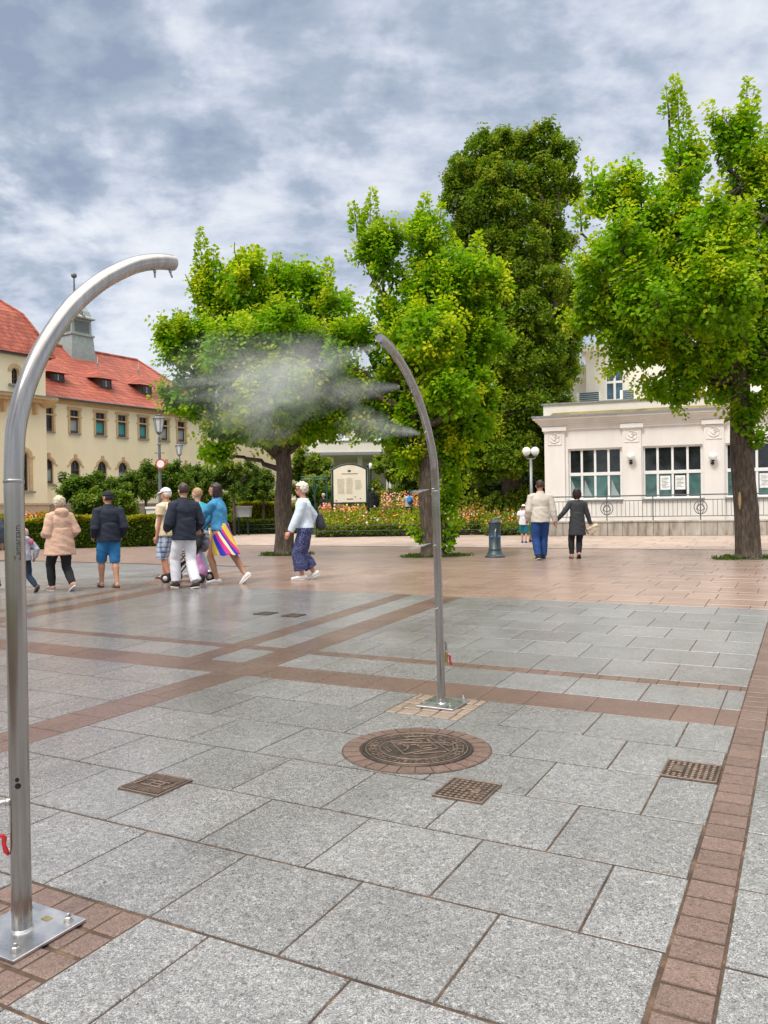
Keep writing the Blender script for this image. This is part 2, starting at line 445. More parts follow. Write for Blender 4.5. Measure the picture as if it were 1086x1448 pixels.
# ---------------------------------------------------------------- steel mist arches
t = NT('brushed_steel'); c = t.coord('Object')
st = t.noise(t.mapping(c, scale=(26, 26, .35)), 1.5, 4, .6); bl = t.noise(c, 3.2, 5, .6)
col = t.ramp(t.math('ADD', t.math('MULTIPLY', st, .6), t.math('MULTIPLY', bl, .4)), [(.3, (.30, .275, .252)), (.55, (.42, .395, .37)), (.75, (.54, .515, .49))])
b_ = t.bsdf(col, t.ramp(bl, [(.3, .13), (.7, .26)]), 1.0)
STEEL = t.m
PLATE = plain('plate_steel', (.60, .60, .60), .32, 1, 14, .12, .0006, 220)
NUT = plain('nut_steel', (.46, .44, .42), .35, 1, 30, .25)
IRONDK = plain('dark_metal', (.02, .02, .022), .45, .6)
REDP = plain('red_paint', (.55, .02, .03), .35)
BRASS = plain('brass_plate', (.45, .36, .17), .4, 1)
PROF = [(0, .006), (0, .35), (0, .7), (0, 1.05), (0, 1.30), (0, 1.40), (.004, 1.49), (.014, 1.578), (.052, 1.70), (.122, 1.836), (.227, 1.978), (.34, 2.084), (.447, 2.158), (.54, 2.208), (.64, 2.243), (.715, 2.258)]
def cat_pts(P, n=6):
    out = []
    for i in range(len(P) - 1):
        p0, p1, p2, p3 = (Vector(P[max(0, min(len(P) - 1, i + k))]) for k in (-1, 0, 1, 2))
        for k in range(n):
            q = k / n
            out.append(.5 * ((2 * p1) + (p2 - p0) * q + (2 * p0 - 5 * p1 + 4 * p2 - p3) * q * q + (3 * p1 - p0 - 3 * p2 + p3) * q ** 3))
    out.append(Vector(P[-1])); return out
def mist_arch(u, v, flip, R, lean, label, nozz, plate_c, plate_d, dv, lv):
    base = uvw(u, v, 0)
    T = thing('mist_arch', label, 'mist arch', base, math.pi / 2 - GRID + (math.pi if flip else 0), 'steel mist spraying arches on the plaza')
    sh = lambda x, z: Vector((x + lean * z, 0, z))
    pts = [sh(*p) for p in cat_pts([(a, b) for a, b in PROF], 6)]
    m = MB(); m.smooth = True; m.tube(pts, R, 32, caps=False); m.smooth = False
    e = pts[-1]; tn = (pts[-1] - pts[-2]).normalized(); up = Vector((-tn.z, 0, tn.x))
    m.smooth = False
    # end cap, slightly dished
    m.add([e - tn * .004 + (up * math.cos(k * math.pi / 12) + Vector((0, 1, 0)) * math.sin(k * math.pi / 12)) * R for k in range(24)], [tuple(range(24))])
    pole = m.build('pole', STEEL, T)
    k = MB(); k.smooth = True
    k.tube([sh(0, 1.392), sh(0, 1.394), sh(0, 1.402), sh(0, 1.404)], [R, R + .0016, R + .0016, R], 32, caps=False)
    k.build('weld_ring', STEEL, T); k = MB(); k.smooth = True
    k.tube([sh(0, .0), sh(0, .012), sh(0, .020), sh(0, .024)], [R + .007, R + .007, R + .003, R], 32, caps=False)
    k.build('weld_ring', PLATE, T)
    pm = MB(); pm.cbox((plate_c[0], plate_c[1], .0125), (plate_d[0], plate_d[1], .011), .002); pm.build('base_plate', PLATE, T)
    for sx in (-1, 1):
        for sy in (-1, 1):
            bm_ = MB(); p = (plate_c[0] + sx * (plate_d[0] / 2 - .036), plate_c[1] + sy * (plate_d[1] / 2 - .036))
            bm_.lathe([(.0155, .018), (.0155, .0205), (.006, .0205)], 20, (p[0], p[1], 0))
            bm_.lathe([(.0118, .0205), (.0118, .032), (.0100, .0335), (.006, .0335)], 6, (p[0], p[1], 0))
            bm_.lathe([(.0062, .03), (.0062, .043), (.0045, .045)], 12, (p[0], p[1], 0))
            bm_.build('bolt', NUT, T)
    # spray nozzles: (index along profile in metres of height/arc, type)
    for q in nozz:
        i = min(range(len(pts)), key=lambda i: (pts[i] - sh(*q[:2])).length)
        p = pts[i]; tg = (pts[min(i + 1, len(pts) - 1)] - pts[i - 1]).normalized()
        inn = Vector((tg.z, 0, -tg.x)).normalized()
        nm = MB(); nm.smooth = True
        d = (inn * .9 + Vector((q[2], 0, -.35))).normalized() if q[2] else inn
        nm.tube([p + inn * (R - .003), p + inn * (R + .008)], .006, 10) if q[2] else nm.tube([p - inn * (R + .006), p + inn * (R + .010)], .0055, 8)
        nm.tube([p + inn * (R + .006), p + inn * (R + .006) + d * .022], [.0045, .0035], 10)
        nm.build('nozzle', NUT, T)
    # valve: elbow pipe, body, red lever
    z0 = .415; dv = Vector((dv[0], dv[1], 0)); lv = Vector((lv[0], lv[1], 0)); q = lambda r_, z, l=0: dv * (R + r_) + lv * l + Vector((0, 0, z0 + z))
    vm = MB(); vm.smooth = True
    vm.tube([q(-.005, 0), q(.010, 0), q(.0105, 0)] + cat_pts([q(.011, 0), q(.022, 0), q(.036, -.010), q(.041, -.035), q(.041, -.075)], 5), [.0125, .0125, .0095] + [.0095] * 21, 14)
    vm.build('valve_pipe', NUT, T)
    vb = MB(); vb.smooth = True
    vb.tube([q(.041, -.07), q(.041, -.085), q(.041, -.088), q(.041, -.115), q(.041, -.118), q(.041, -.135), q(.041, -.16)], [.0125, .0125, .009, .0125, .0095, .012, .008], 8)
    vb.build('valve_body', BRASS, T)
    lm_ = MB(); lm_.smooth = True
    lm_.tube([q(.041, -.10, .006), q(.041, -.10, .022), q(.041, -.108, .026), q(.041, -.13, .025), q(.041, -.15, .030), q(.041, -.162, .037)], [.006, .006, (.004, .008), (.004, .006), (.0045, .008), (.004, .005)], 8)
    lm_.build('valve_lever', REDP, T)
    return T, base, R
archA = mist_arch(-2.15, 1.63, False, .0298, 0.0, 'large near stainless steel mist arch whose base plate stands on reddish bricks',
                  [(.24, 1.985, .3), (.60, 2.23, -.25), (.70, 2.256, .5)], (0, 0), (.262, .262), (-.80, .60), (.80, -.60))
archB = mist_arch(-2.11, 4.75, True, .0262, .034, 'farther stainless steel mist arch beside the round manhole, spraying mist to the left',
                  [(0, .62, 0), (0, 1.06, 0), (0, 1.415, 0), (.10, 1.80, 0), (.29, 2.04, 0), (.69, 2.25, -.2)], (-.02, .005), (.30, .255), (-.99, .10), (-.468, .884))
# small access hole plugs and lettering on the near pole
bw = archA[1]; c_ = Vector((-bw.x, -bw.y, 0)).normalized(); rt_ = Vector((-c_.y, c_.x, 0))
if rt_.x < 0: rt_ = -rt_
inv = (Matrix.Translation(bw) @ Matrix.Rotation(math.pi / 2 - GRID, 4, 'Z')).inverted()
R = archA[2]
def on_pole(ph, z, off=.0006): return inv @ (bw + (c_ * math.cos(ph) + rt_ * math.sin(ph)) * (R + off) + Vector((0, 0, z)))
def text_mesh(s, size):
    cu = bpy.data.curves.new('t', 'FONT'); cu.body = s; cu.size = size; cu.resolution_u = 3
    o = bpy.data.objects.new('t', cu); COL.objects.link(o)
    me = bpy.data.meshes.new_from_object(o.evaluated_get(bpy.context.evaluated_depsgraph_get()))
    bpy.data.objects.remove(o); bpy.data.curves.remove(cu)
    vs = [tuple(v.co) for v in me.vertices]; fs = [tuple(p.vertices) for p in me.polygons]; bpy.data.meshes.remove(me)
    return vs, fs
INK = plain('engraved_ink', (.03, .028, .027), .6)
vs, fs = text_mesh('Zamarzam', .026)
m = MB(); m.add([on_pole(rad(30) - p[1] / R, 1.155 + p[0] * .98) for p in vs], fs); m.build('lettering', INK, archA[0])
for z, ph, rr in ((.487, -12, .0062), (.468, -8, .0088)):
    m = MB(); pr = []
    for k in range(16):
        a = k * math.pi / 8; pr.append(on_pole(rad(ph) + rr * math.cos(a) / R, z + rr * math.sin(a), .0012))
    m.add(pr, [tuple(range(16))]); q = m.build('access_plug', IRONDK, archA[0])
m = MB(); m.cbox((.075, -.02, .0190), (.022, .03, .002), .0005); m.build('maker_tag', BRASS, archA[0])

# ---------------------------------------------------------------- covers in the paving
t = NT('cast_iron'); c = t.coord('Object'); nz = t.noise(c, 22, 6, .65); n2_ = t.noise(c, 160, 3)
t.bsdf(t.ramp(nz, [(.3, (.030, .024, .020)), (.52, (.065, .048, .038)), (.72, (.15, .095, .062))]), t.ramp(nz, [(.3, .36), (.7, .62)]), .55, t.bump(n2_, .0012, .5)); CAST = t.m
RUSTY = plain('worn_iron', (.20, .145, .115), .42, .6, 40, .35)
DIRT = plain('cover_rust_stain', (.20, .10, .045), .85, 0, 20, .5)
def cover(u0, u1, v0, v1, style, label):
    T = thing('access_cover', label, 'access cover', uvw((u0 + u1) / 2, (v0 + v1) / 2, 0), -GRID, 'small square iron access covers in the granite')
    a, b = (u1 - u0) / 2, (v1 - v0) / 2
    fr = MB(); th = .010
    for x, y, sx, sy in ((0, -b + th / 2, 2 * a, th), (0, b - th / 2, 2 * a, th), (-a + th / 2, 0, th, 2 * b - 2 * th), (a - th / 2, 0, th, 2 * b - 2 * th)):
        fr.cbox((x, y, .0085), (sx, sy, .012), .0015)
    fr.build('frame', RUSTY, T)
    li = MB(); li.box((0, 0, .006), (2 * a - 2 * th, 2 * b - 2 * th, .008))
    lid = li.build('lid', CAST, T)
    ps = MB(); zt = .0125; inn = (a - .016, b - .016)
    if style == 'ribs':
        n = 13
        for i in range(n):
            x = -inn[0] + (i + .5) * 2 * inn[0] / n
            for y0, y1 in ((-inn[1], -.045), (.045, inn[1])): ps.cbox((x, (y0 + y1) / 2, zt), (.0078, y1 - y0, .007), .0015)
        for i in range(5):
            y = -.036 + .018 * i
            for x in (-inn[0] + .014, inn[0] - .014): ps.cbox((x, y, zt), (.026, .008, .007), .0015)
        for x, y, sx, sy in ((0, -.030, .13, .012), (0, .030, .13, .012), (-.02, 0, .012, .05), (.04, 0, .012, .05), (.01, 0, .05, .010)): ps.cbox((x, y, zt), (sx, sy, .007), .0015)
    else:
        n = 8
        for i in range(n):
            for j in range(n):
                x = -inn[0] + (i + .5) * 2 * inn[0] / n; y = -inn[1] + (j + .5) * 2 * inn[1] / n
                if style == 'studs' and abs(x - .02) < .055 and abs(y) < .036: continue
                if style == 'plate' and -.09 < x < -.03 and abs(y) < .05: continue
                ps.cbox((x, y, zt - .0008), (.0165, .0165, .005), .002, rad(45) if style == 'studs' else 0)
        if style == 'studs':
            ps.cbox((-.012, 0, zt), (.022, .05, .006), .0015); ps.cbox((.044, 0, zt), (.036, .052, .006), .0015); ps.cbox((.016, .0, zt), (.026, .012, .006), .0015)
        else:
            ps.cbox((-.06, 0, zt), (.05, .088, .006), .0015); ps.ball((.015, .01, zt), (.014, .011, .006), 12, 8)
    ps.build('raised_pattern', RUSTY, lid)
    return T
cover(-2.85, -2.60, 2.68, 2.915, 'ribs', 'square iron access cover with ribs, left of the manhole and nearest the near arch')
cover(-1.49, -1.25, 3.225, 3.485, 'studs', 'square studded iron access cover just below right of the round manhole')
cover(-.622, -.372, 3.925, 4.19, 'plate', 'iron access cover touching the narrow brick band at the right')
for u, v in ((-5.93, 8.02), (-5.50, 8.0)):
    T = tag(MB().cbox((0, 0, .008), (.22, .24, .010), .002).build('access_cover', CAST), 'left one of the two small iron covers far out in the grey slabs' if u < -5.7 else 'right one of the two small iron covers far out in the grey slabs', 'access cover', 'small square iron access covers in the granite')
    T.location = uvw(u, v); T.rotation_euler.z = -GRID
# round manhole with brick ring
MC = uvw(-1.848, 3.82); KM = 1.105
m = MB(); m.lathe([(.40, .0), (.40, .0065), (.0, .0065)], 64, MC, caps=False); m.build('manhole_bed', JOINT)['kind'] = 'structure'
m = MB(); nb = 27; r0, r1 = .304, .394
for k in range(nb):
    a0 = 2 * math.pi * (k + .045) / nb; a1 = 2 * math.pi * (k + .955) / nb; vs = []
    for z, e in ((.004, 0), (.0105, .003)):
        for j in range(4):
            a = a0 + (a1 - a0) * j / 3; vs.append((MC.x + (r0 + e) * math.cos(a), MC.y + (r0 + e) * math.sin(a), z))
        for j in range(4):
            a = a1 - (a1 - a0) * j / 3; vs.append((MC.x + (r1 - e) * math.cos(a), MC.y + (r1 - e) * math.sin(a), z))
    m.add(vs, [tuple(range(8, 16))] + [(i, (i + 1) % 8, 8 + (i + 1) % 8, 8 + i) for i in range(8)])
o = m.build('brick_ring', BRICK); o['kind'] = 'structure'
a = o.data.attributes.new('tone', 'FLOAT', 'FACE'); tv = []
for k in range(nb): tv += [rng.random()] * 9
a.data.foreach_set('value', tv)
T = thing('manhole_cover', 'large round cast iron manhole cover with relief emblem inside a ring of bricks', 'manhole cover', MC, -GRID); T.scale = (KM, KM, 1)
m = MB(); m.smooth = True; m.lathe([(.270, .0), (.270, .016), (.262, .018), (.258, .012), (.254, .012)], 64, caps=False); m.build('frame', CAST, T)
m = MB(); m.lathe([(.252, .0), (.252, .013), (.0, .013)], 64, caps=False); lid = m.build('lid', CAST, T)
m = MB(); m.smooth = True
for r_ in (.246, .178):
    pr = [(r_ * math.cos(2 * math.pi * k / 64), r_ * math.sin(2 * math.pi * k / 64), .0135) for k in range(65)]
    if r_ < .2: pr = [p for p in pr if not (p[1] > .02 and p[0] < .1)]
    m.tube(pr, (.0035, .0035), 6)
m.smooth = False
# raised dashes in the outer ring
kk = 0; a = 0
while a < 2 * math.pi - .05:
    w_ = rng.uniform(.02, .045)
    for r_ in ((.198, .226) if kk % 3 else (.203, .221)):
        m.cbox((r_ * math.cos(a), r_ * math.sin(a), .0145), (.016, .007, .005), .001, a + (0 if kk % 2 else math.pi / 2))
    if kk % 2: m.cbox((.212 * math.cos(a), .212 * math.sin(a), .0145), (.030, .006, .005), .001, a)
    a += .085 + w_; kk += 1
cvt = lambda x, y: (Matrix.Rotation(GRID, 4, 'Z') @ (gnd(480 + x * .2026, 1020 + y * .2026) - MC)) / KM
def bar(p, q, w=.008, z=.0155):
    p, q = cvt(*p), cvt(*q); d = q - p
    m.cbox(((p.x + q.x) / 2, (p.y + q.y) / 2, z), (d.length + w, w, .006), .0015, math.atan2(d.y, d.x))
for p, q in (((352, 158), (452, 250)), ((352, 158), (600, 140)), ((600, 140), (690, 208)), ((452, 250), (690, 208)), ((632, 132), (765, 228)), ((616, 140), (655, 180)), ((520, 248), (740, 232)),
             ((455, 128), (650, 122)), ((455, 128), (480, 140)), ((650, 122), (690, 105)), ((310, 205), (350, 235)), ((330, 200), (360, 225))): bar(p, q)
for ch in ([(370, 165), (400, 180), (440, 178), (460, 195), (490, 185), (470, 215), (450, 225)], [(490, 185), (540, 182), (560, 200), (600, 190), (640, 188)], [(520, 158), (555, 152), (570, 160)], [(560, 200), (580, 210), (640, 205)],
           [(700, 150), (740, 160), (725, 180), (770, 190), (800, 175)], [(790, 160), (820, 180), (825, 205), (800, 222)]):
    for p, q in zip(ch, ch[1:]): bar(p, q, .010)
m.build('relief_emblem', RUSTY, lid)

# ---------------------------------------------------------------- cast iron pump
PUMP = plain('pump_paint', (.045, .070, .080), .42, .1, 6, .25)
PB = at(700, 788, 20.0); PB.z = 0
T = thing('water_pump', 'dark grey green cast iron drinking water pump column on the plaza', 'water pump', PB)
m = MB(); m.smooth = True
m.lathe([(.255, 0), (.255, .035), (.235, .05), (.21, .065), (.19, .11), (.165, .16), (.155, .19), (.165, .20), (.165, .215), (.15, .225), (.147, .80), (.155, .815), (.155, .84), (.147, .85)], 32)
m.build('column', PUMP, T)
m = MB(); m.smooth = True; m.lathe([(.165, .85), (.17, .865), (.17, .885), (.15, .91), (.09, .945), (.03, .96), (.012, .965)], 32); m.build('cap', PUMP, T)
m = MB(); m.smooth = True; m.tube([(0, 0, .95), (.03, -.02, .99), (.10, -.05, 1.005), (.13, -.06, 1.0)], [.018, .016, .013, .012], 10); m.build('handle', plain('pump_handle', (.35, .42, .45), .35, .5), T)
m = MB(); m.smooth = True; m.tube(cat_pts([(0, -.13, .70), (0, -.20, .72), (-.02, -.25, .66), (-.03, -.26, .52)], 4), .016, 10); m.build('spout', plain('pump_spout', (.30, .34, .36), .35, .7), T)
for x in (-.085, .085):
    m = MB(); m.smooth = True; m.tube([(x, -.11, .52), (x * 1.05, -.138, .52)], .036, 16); m.build('blue_disc', plain('blue_paint', (.02, .16, .50), .4), T)

# ---------------------------------------------------------------- lamps and sign
ZINC = plain('zinc_grey', (.24, .25, .26), .45, .6, 6, .2)
OPAL = plain('opal_glass', (.84, .84, .82), .25, 0, 5, .03)
def globe_lamp():
    b = at(752, 742, 31.0); b.z = 0
    T = thing('globe_lamp_post', 'grey lamp post with two white globes at the corner of the white pavilion', 'lamp post', b)
    zc = at(752, 638, 31.0).z
    m = MB(); m.smooth = True; m.lathe([(.11, 0), (.11, .35), (.075, .42), (.065, 1.2), (.055, zc - .30)], 16); m.build('pole', ZINC, T)
    m = MB(); m.smooth = True; m.tube(cat_pts([(-.17, 0, zc - .16), (-.16, 0, zc - .27), (0, 0, zc - .30), (.16, 0, zc - .27), (.17, 0, zc - .16)], 4), .028, 10)
    for x in (-.17, .17): m.lathe([(.09, zc - .20), (.10, zc - .16), (.06, zc - .13)], 16, (x, 0, 0))
    m.build('bracket', ZINC, T)
    for x in (-.165, .165): m = MB(); m.smooth = True; m.ball((x, 0, zc), .165, 24, 16); m.build('globe', OPAL, T)
globe_lamp()
GLASS = plain('lantern_glass', (.62, .64, .66), .12, 0, 5, .1)
LAMPG = plain('lamp_grey', (.17, .18, .19), .45, .4)
def lantern_post(px, ytop, ybase_px, Y, s, label):
    b = at(px, 730, Y); b.z = 0; zt = at(px, ytop, Y).z
    T = thing('street_lantern', label, 'street lamp', b, 0, 'old style street lanterns in front of the yellow building')
    m = MB(); m.smooth = True
    m.lathe([(.13 * s, 0), (.13 * s, .5), (.09 * s, .6), (.07 * s, 1.6), (.05 * s, zt - .95 * s), (.045 * s, zt - .80 * s)], 14)
    m.lathe([(.05 * s, zt - 1.25 * s), (.085 * s, zt - 1.22 * s), (.085 * s, zt - 1.19 * s), (.05 * s, zt - 1.16 * s)], 14)
    m.tube([(-.20 * s, 0, zt - 1.55 * s), (.20 * s, 0, zt - 1.55 * s)], .018 * s, 8)
    m.build('pole', LAMPG, T)
    z0, z1 = zt - .72 * s, zt - .18 * s
    m = MB(); m.rings([(0, 0, z0 + .01, .115 * s, .115 * s), (0, 0, z1, .205 * s, .205 * s)], 6); m.build('lantern_glass', GLASS, T)
    m = MB()
    for k in range(6):
        a = 2 * math.pi * k / 6; m.tube([(.125 * s * math.cos(a), .125 * s * math.sin(a), z0), (.215 * s * math.cos(a), .215 * s * math.sin(a), z1)], .014 * s, 6)
    m.rings([(0, 0, z0 - .10 * s, .05 * s, .05 * s), (0, 0, z0 - .05 * s, .09 * s, .09 * s), (0, 0, z0, .13 * s, .13 * s), (0, 0, z0 + .02, .13 * s, .13 * s)], 6)
    fr = m.build('lantern_frame', LAMPG, T)
    m = MB(); m.rings([(0, 0, z1, .25 * s, .25 * s), (0, 0, z1 + .03 * s, .25 * s, .25 * s), (0, 0, z1 + .10 * s, .12 * s, .12 * s), (0, 0, z1 + .12 * s, .10 * s, .10 * s), (0, 0, z1 + .15 * s, .13 * s, .13 * s), (0, 0, z1 + .19 * s, .02, .02)], 6); m.build('lantern_cap', LAMPG, T)
    return T
lantern_post(227, 586, 740, 32, 1.0, 'taller grey lantern post carrying the round red and white sign')
lantern_post(255, 626, 740, 48, 1.0, 'smaller distant grey lantern post right of the one with the sign')
SB = at(227, 656, 31.85)
T = thing('round_traffic_sign', 'round white traffic sign with red rim on the lantern post', 'traffic sign', SB)
m = MB(); m.X = Matrix.Rotation(rad(90), 4, 'X'); m.lathe([(.205, -.008), (.205, .008), (.0, .008)], 32, caps=False); m.lathe([(.205, -.008), (0, -.008)], 32, caps=False)
m.build('red_rim', plain('sign_red', (.60, .03, .03), .4), T)
m = MB(); m.X = Matrix.Rotation(rad(90), 4, 'X'); m.lathe([(.148, .008), (.148, .012), (0, .012)], 32, caps=False); m.build('white_face', plain('sign_white', (.80, .80, .78), .4), T)
m = MB(); m.box((0, .06, .0), (.16, .03, .15)); m.build('bracket', ZINC, T)

# ---------------------------------------------------------------- information board and garden frame
GREEND = plain('dark_green_paint', (.012, .028, .022), .4, .2)
IB = at(495, 735, 38.0); IB.z = 0
T = thing('information_board', 'cream information board with arched top on dark posts behind the flower bed', 'information board', IB)
k = 38 / FPX
z_ = lambda y: at(495, y, 38).z
xa, xb = -22.5 * k, 23 * k
arc = lambda x0, x1, zb, zt, n=14: [(x0 + (x1 - x0) * i / n, zb + (zt - zb) * (1 - (2 * i / n - 1) ** 2)) for i in range(n + 1)]
m = MB(); m.prismY([(xa, z_(710))] + [(xb, z_(710))] + arc(xa, xb, z_(664), z_(657.5))[::-1], -.03, .03); pan = m.build('panel', plain('cream_panel', (.76, .70, .56), .5, 0, 2, .05), T)
m = MB(); A = arc(xa - .05, xb + .05, z_(664), z_(656.5))
for p, q in zip(A, A[1:]): m.tube([(p[0], 0, p[1]), (q[0], 0, q[1])], .05, 8)
m.tube([(A[0][0], 0, A[0][1]), (A[0][0], 0, z_(711.3)), (A[-1][0], 0, z_(711.3)), (A[-1][0], 0, A[-1][1])], .05, 8); m.build('frame', GREEND, T)
for x in (xa - .08, xb + .10):
    m = MB(); m.smooth = True; m.tube([(x, 0, 0), (x, 0, z_(660))], .055, 12); m.ball((x, 0, z_(659)), .075, 12, 8); m.build('post', GREEND, T)
PRINT = plain('faded_print', (.50, .44, .33), .6); PRD = plain('dark_print', (.08, .07, .06), .6)
m = MB()
for x0, x1, y0, y1 in ((-17, -6.5, 677, 698), (-4.5, 5.5, 676, 698), (8, 18, 679, 692)):
    y = y0
    while y < y1: m.bbox(x0 * k, (x1 - rng.random() * 2) * k, -.034, -.031, z_(y + .55), z_(y)); y += 1.15
m.build('print_columns', PRINT, pan)
m = MB(); m.X = Matrix.Translation((0, -.033, z_(666))) @ Matrix.Rotation(rad(90), 4, 'X'); m.rings([(0, 0, 0, .085, .055), (0, 0, .004, .085, .055)], 20); m.X = None; m.build('emblem', PRD, pan)
for q in ((-11, 12, 670.6, 669.6), (-20, -18, 708.5, 707), (14.5, 16, 706, 704.5), (7, 8.5, 703.5, 702)): MB().bbox(q[0] * k, q[1] * k, -.034, -.031, z_(q[2]), z_(q[3])).build('title_line' if q[0] == -11 else 'print_mark', PRD, pan)
m = MB(); m.bbox(-4 * k, 5 * k, -.034, -.031, z_(706.5), z_(705)); m.build('print_strip', plain('print_red', (.30, .10, .05), .6), pan)
GT = at(448, 735, 41.0); GT.z = .5
T = thing('garden_trellis', 'green tubular trellis with arches left of the information board', 'trellis')
T.location = GT; PAINTG = plain('garden_green', (.02, .09, .06), .45, .2); k = 41 / FPX; z_ = lambda y: at(448, y, 41).z - .5
for x in (-21, -2, 15):
    m = MB(); m.tube([(x * k, 0, 0), (x * k, 0, z_(676))], .035, 8); m.build('post', PAINTG, T)
m = MB()
for y in (674, 678): m.tube([(-22 * k, 0, z_(y)), (17 * k, 0, z_(y))], .03, 8)
for x0, x1 in ((-21, -2), (-2, 15)):
    A = arc(x0 * k, x1 * k, z_(700), z_(682))
    m.tube([(p[0], 0, p[1]) for p in A], .022, 8)
m.build('rails', PAINTG, T)
# lamp with small spot head right of the board
T = thing('garden_lamp', 'slim dark garden lamp with pale head right of the information board', 'garden lamp', Vector((at(525, 730, 40).x, 40, .5)))
z_ = lambda y: at(525, y, 40).z - .5
m = MB(); m.tube([(0, 0, 0), (0, 0, z_(662))], .04, 8); m.build('pole', GREEND, T)
m = MB(); m.smooth = True; m.rings([(0, 0, z_(663), .07, .07), (0, 0, z_(658), .10, .10), (0, 0, z_(655), .05, .05)], 10); m.build('lamp_head', OPAL, T)
# ---------------------------------------------------------------- foliage
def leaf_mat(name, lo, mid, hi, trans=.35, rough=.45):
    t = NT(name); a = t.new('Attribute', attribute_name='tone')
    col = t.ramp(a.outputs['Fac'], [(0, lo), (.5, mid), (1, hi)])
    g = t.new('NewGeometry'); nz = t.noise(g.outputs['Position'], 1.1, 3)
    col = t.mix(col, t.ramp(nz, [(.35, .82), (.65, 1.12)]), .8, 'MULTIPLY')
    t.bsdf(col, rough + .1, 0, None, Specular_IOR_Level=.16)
    tr = t.new('BsdfTranslucent'); t.link(t.mix(col, (1.15, 1.25, .55), 1, 'MULTIPLY'), tr.inputs[0])
    mx_ = t.new('MixShader'); mx_.inputs[0].default_value = trans
    t.link(t.b.outputs[0], mx_.inputs[1]); t.link(tr.outputs[0], mx_.inputs[2]); t.link(mx_.outputs[0], t.out.inputs[0])
    return t.m
MAPLE = leaf_mat('maple_leaf', (.048, .145, .004), (.200, .395, .006), (.62, .60, .014), .42)
LINDEN = leaf_mat('linden_leaf', (.050, .115, .006), (.155, .255, .012), (.36, .38, .03), .36)
SHADY = leaf_mat('shaded_leaf', (.012, .030, .007), (.030, .062, .012), (.07, .10, .018), .25)  # shade under the linden put into the leaf colour, near black
HEDGE = leaf_mat('hedge_leaf', (.035, .080, .010), (.095, .17, .013), (.24, .27, .02), .28)
GOLD = leaf_mat('golden_hedge_leaf', (.12, .16, .012), (.30, .29, .015), (.52, .43, .02), .28)
MIXG = leaf_mat('garden_leaf', (.05, .10, .012), (.16, .24, .02), (.40, .40, .04), .32)
t = NT('bark'); c = t.coord('Object'); vv = t.mapping(c, scale=(1, 1, .22))
n_a = t.noise(vv, 22, 6, .62, .5); n_b = t.noise(c, 2.2, 5, .6)
hh = t.math('ADD', t.math('MULTIPLY', n_a, .7), t.math('MULTIPLY', n_b, .3))
t.bsdf(t.ramp(hh, [(.32, (.022, .016, .011)), (.5, (.085, .062, .043)), (.68, (.19, .15, .115))]), .85, 0, t.bump(n_a, .05, .9)); BARK = t.m

def unit(a): return a / np.maximum(1e-9, np.linalg.norm(a, axis=-1, keepdims=True))
def leaf_object(name, P, Dv, size, tone, mat, parent=None, width=.82, fold=.16, seed=0, up=.9):
    "one kite shaped folded leaf per point, base at P, growing along Dv"
    g = np.random.default_rng(seed); n = len(P); Dv = unit(Dv)
    # leaf plane faces mostly outward/up
    ref = unit(g.normal(size=(n, 3)) * .55 + np.array([0, -.25, up]))
    W = unit(np.cross(Dv, ref)); N = np.cross(W, Dv)
    L = size[:, None]; wd = L * width * .5
    b = P; tip = P + Dv * L - N * L * .12
    mid = P + Dv * L * .48
    s1 = mid + W * wd + N * L * fold; s2 = mid - W * wd + N * L * fold
    a1 = P + Dv * L * .82 + W * wd * .55 + N * L * fold * .3; a2 = P + Dv * L * .82 - W * wd * .55 + N * L * fold * .3
    V = np.stack([b, s1, a1, tip, a2, s2], 1).reshape(-1, 3)
    me = bpy.data.meshes.new(name)
    me.vertices.add(len(V)); me.vertices.foreach_set('co', V.astype(np.float32).ravel())
    i = np.arange(n)[:, None] * 6
    F = np.concatenate([i + np.array([0, 1, 2, 3]), i + np.array([0, 3, 4, 5])], 1).ravel()
    me.loops.add(len(F)); me.loops.foreach_set('vertex_index', F.astype(np.int32))
    me.polygons.add(2 * n); me.polygons.foreach_set('loop_start', np.arange(0, 8 * n, 4, dtype=np.int32))
    try: me.polygons.foreach_set('loop_total', np.full(2 * n, 4, dtype=np.int32))
    except Exception: pass
    at_ = me.attributes.new('tone', 'FLOAT', 'FACE'); at_.data.foreach_set('value', np.repeat(np.clip(tone, 0, 1), 2).astype(np.float32))
    me.materials.append(mat); me.update(calc_edges=True)
    o = bpy.data.objects.new(name, me); COL.objects.link(o)
    if parent is not None: o.parent = parent
    return o
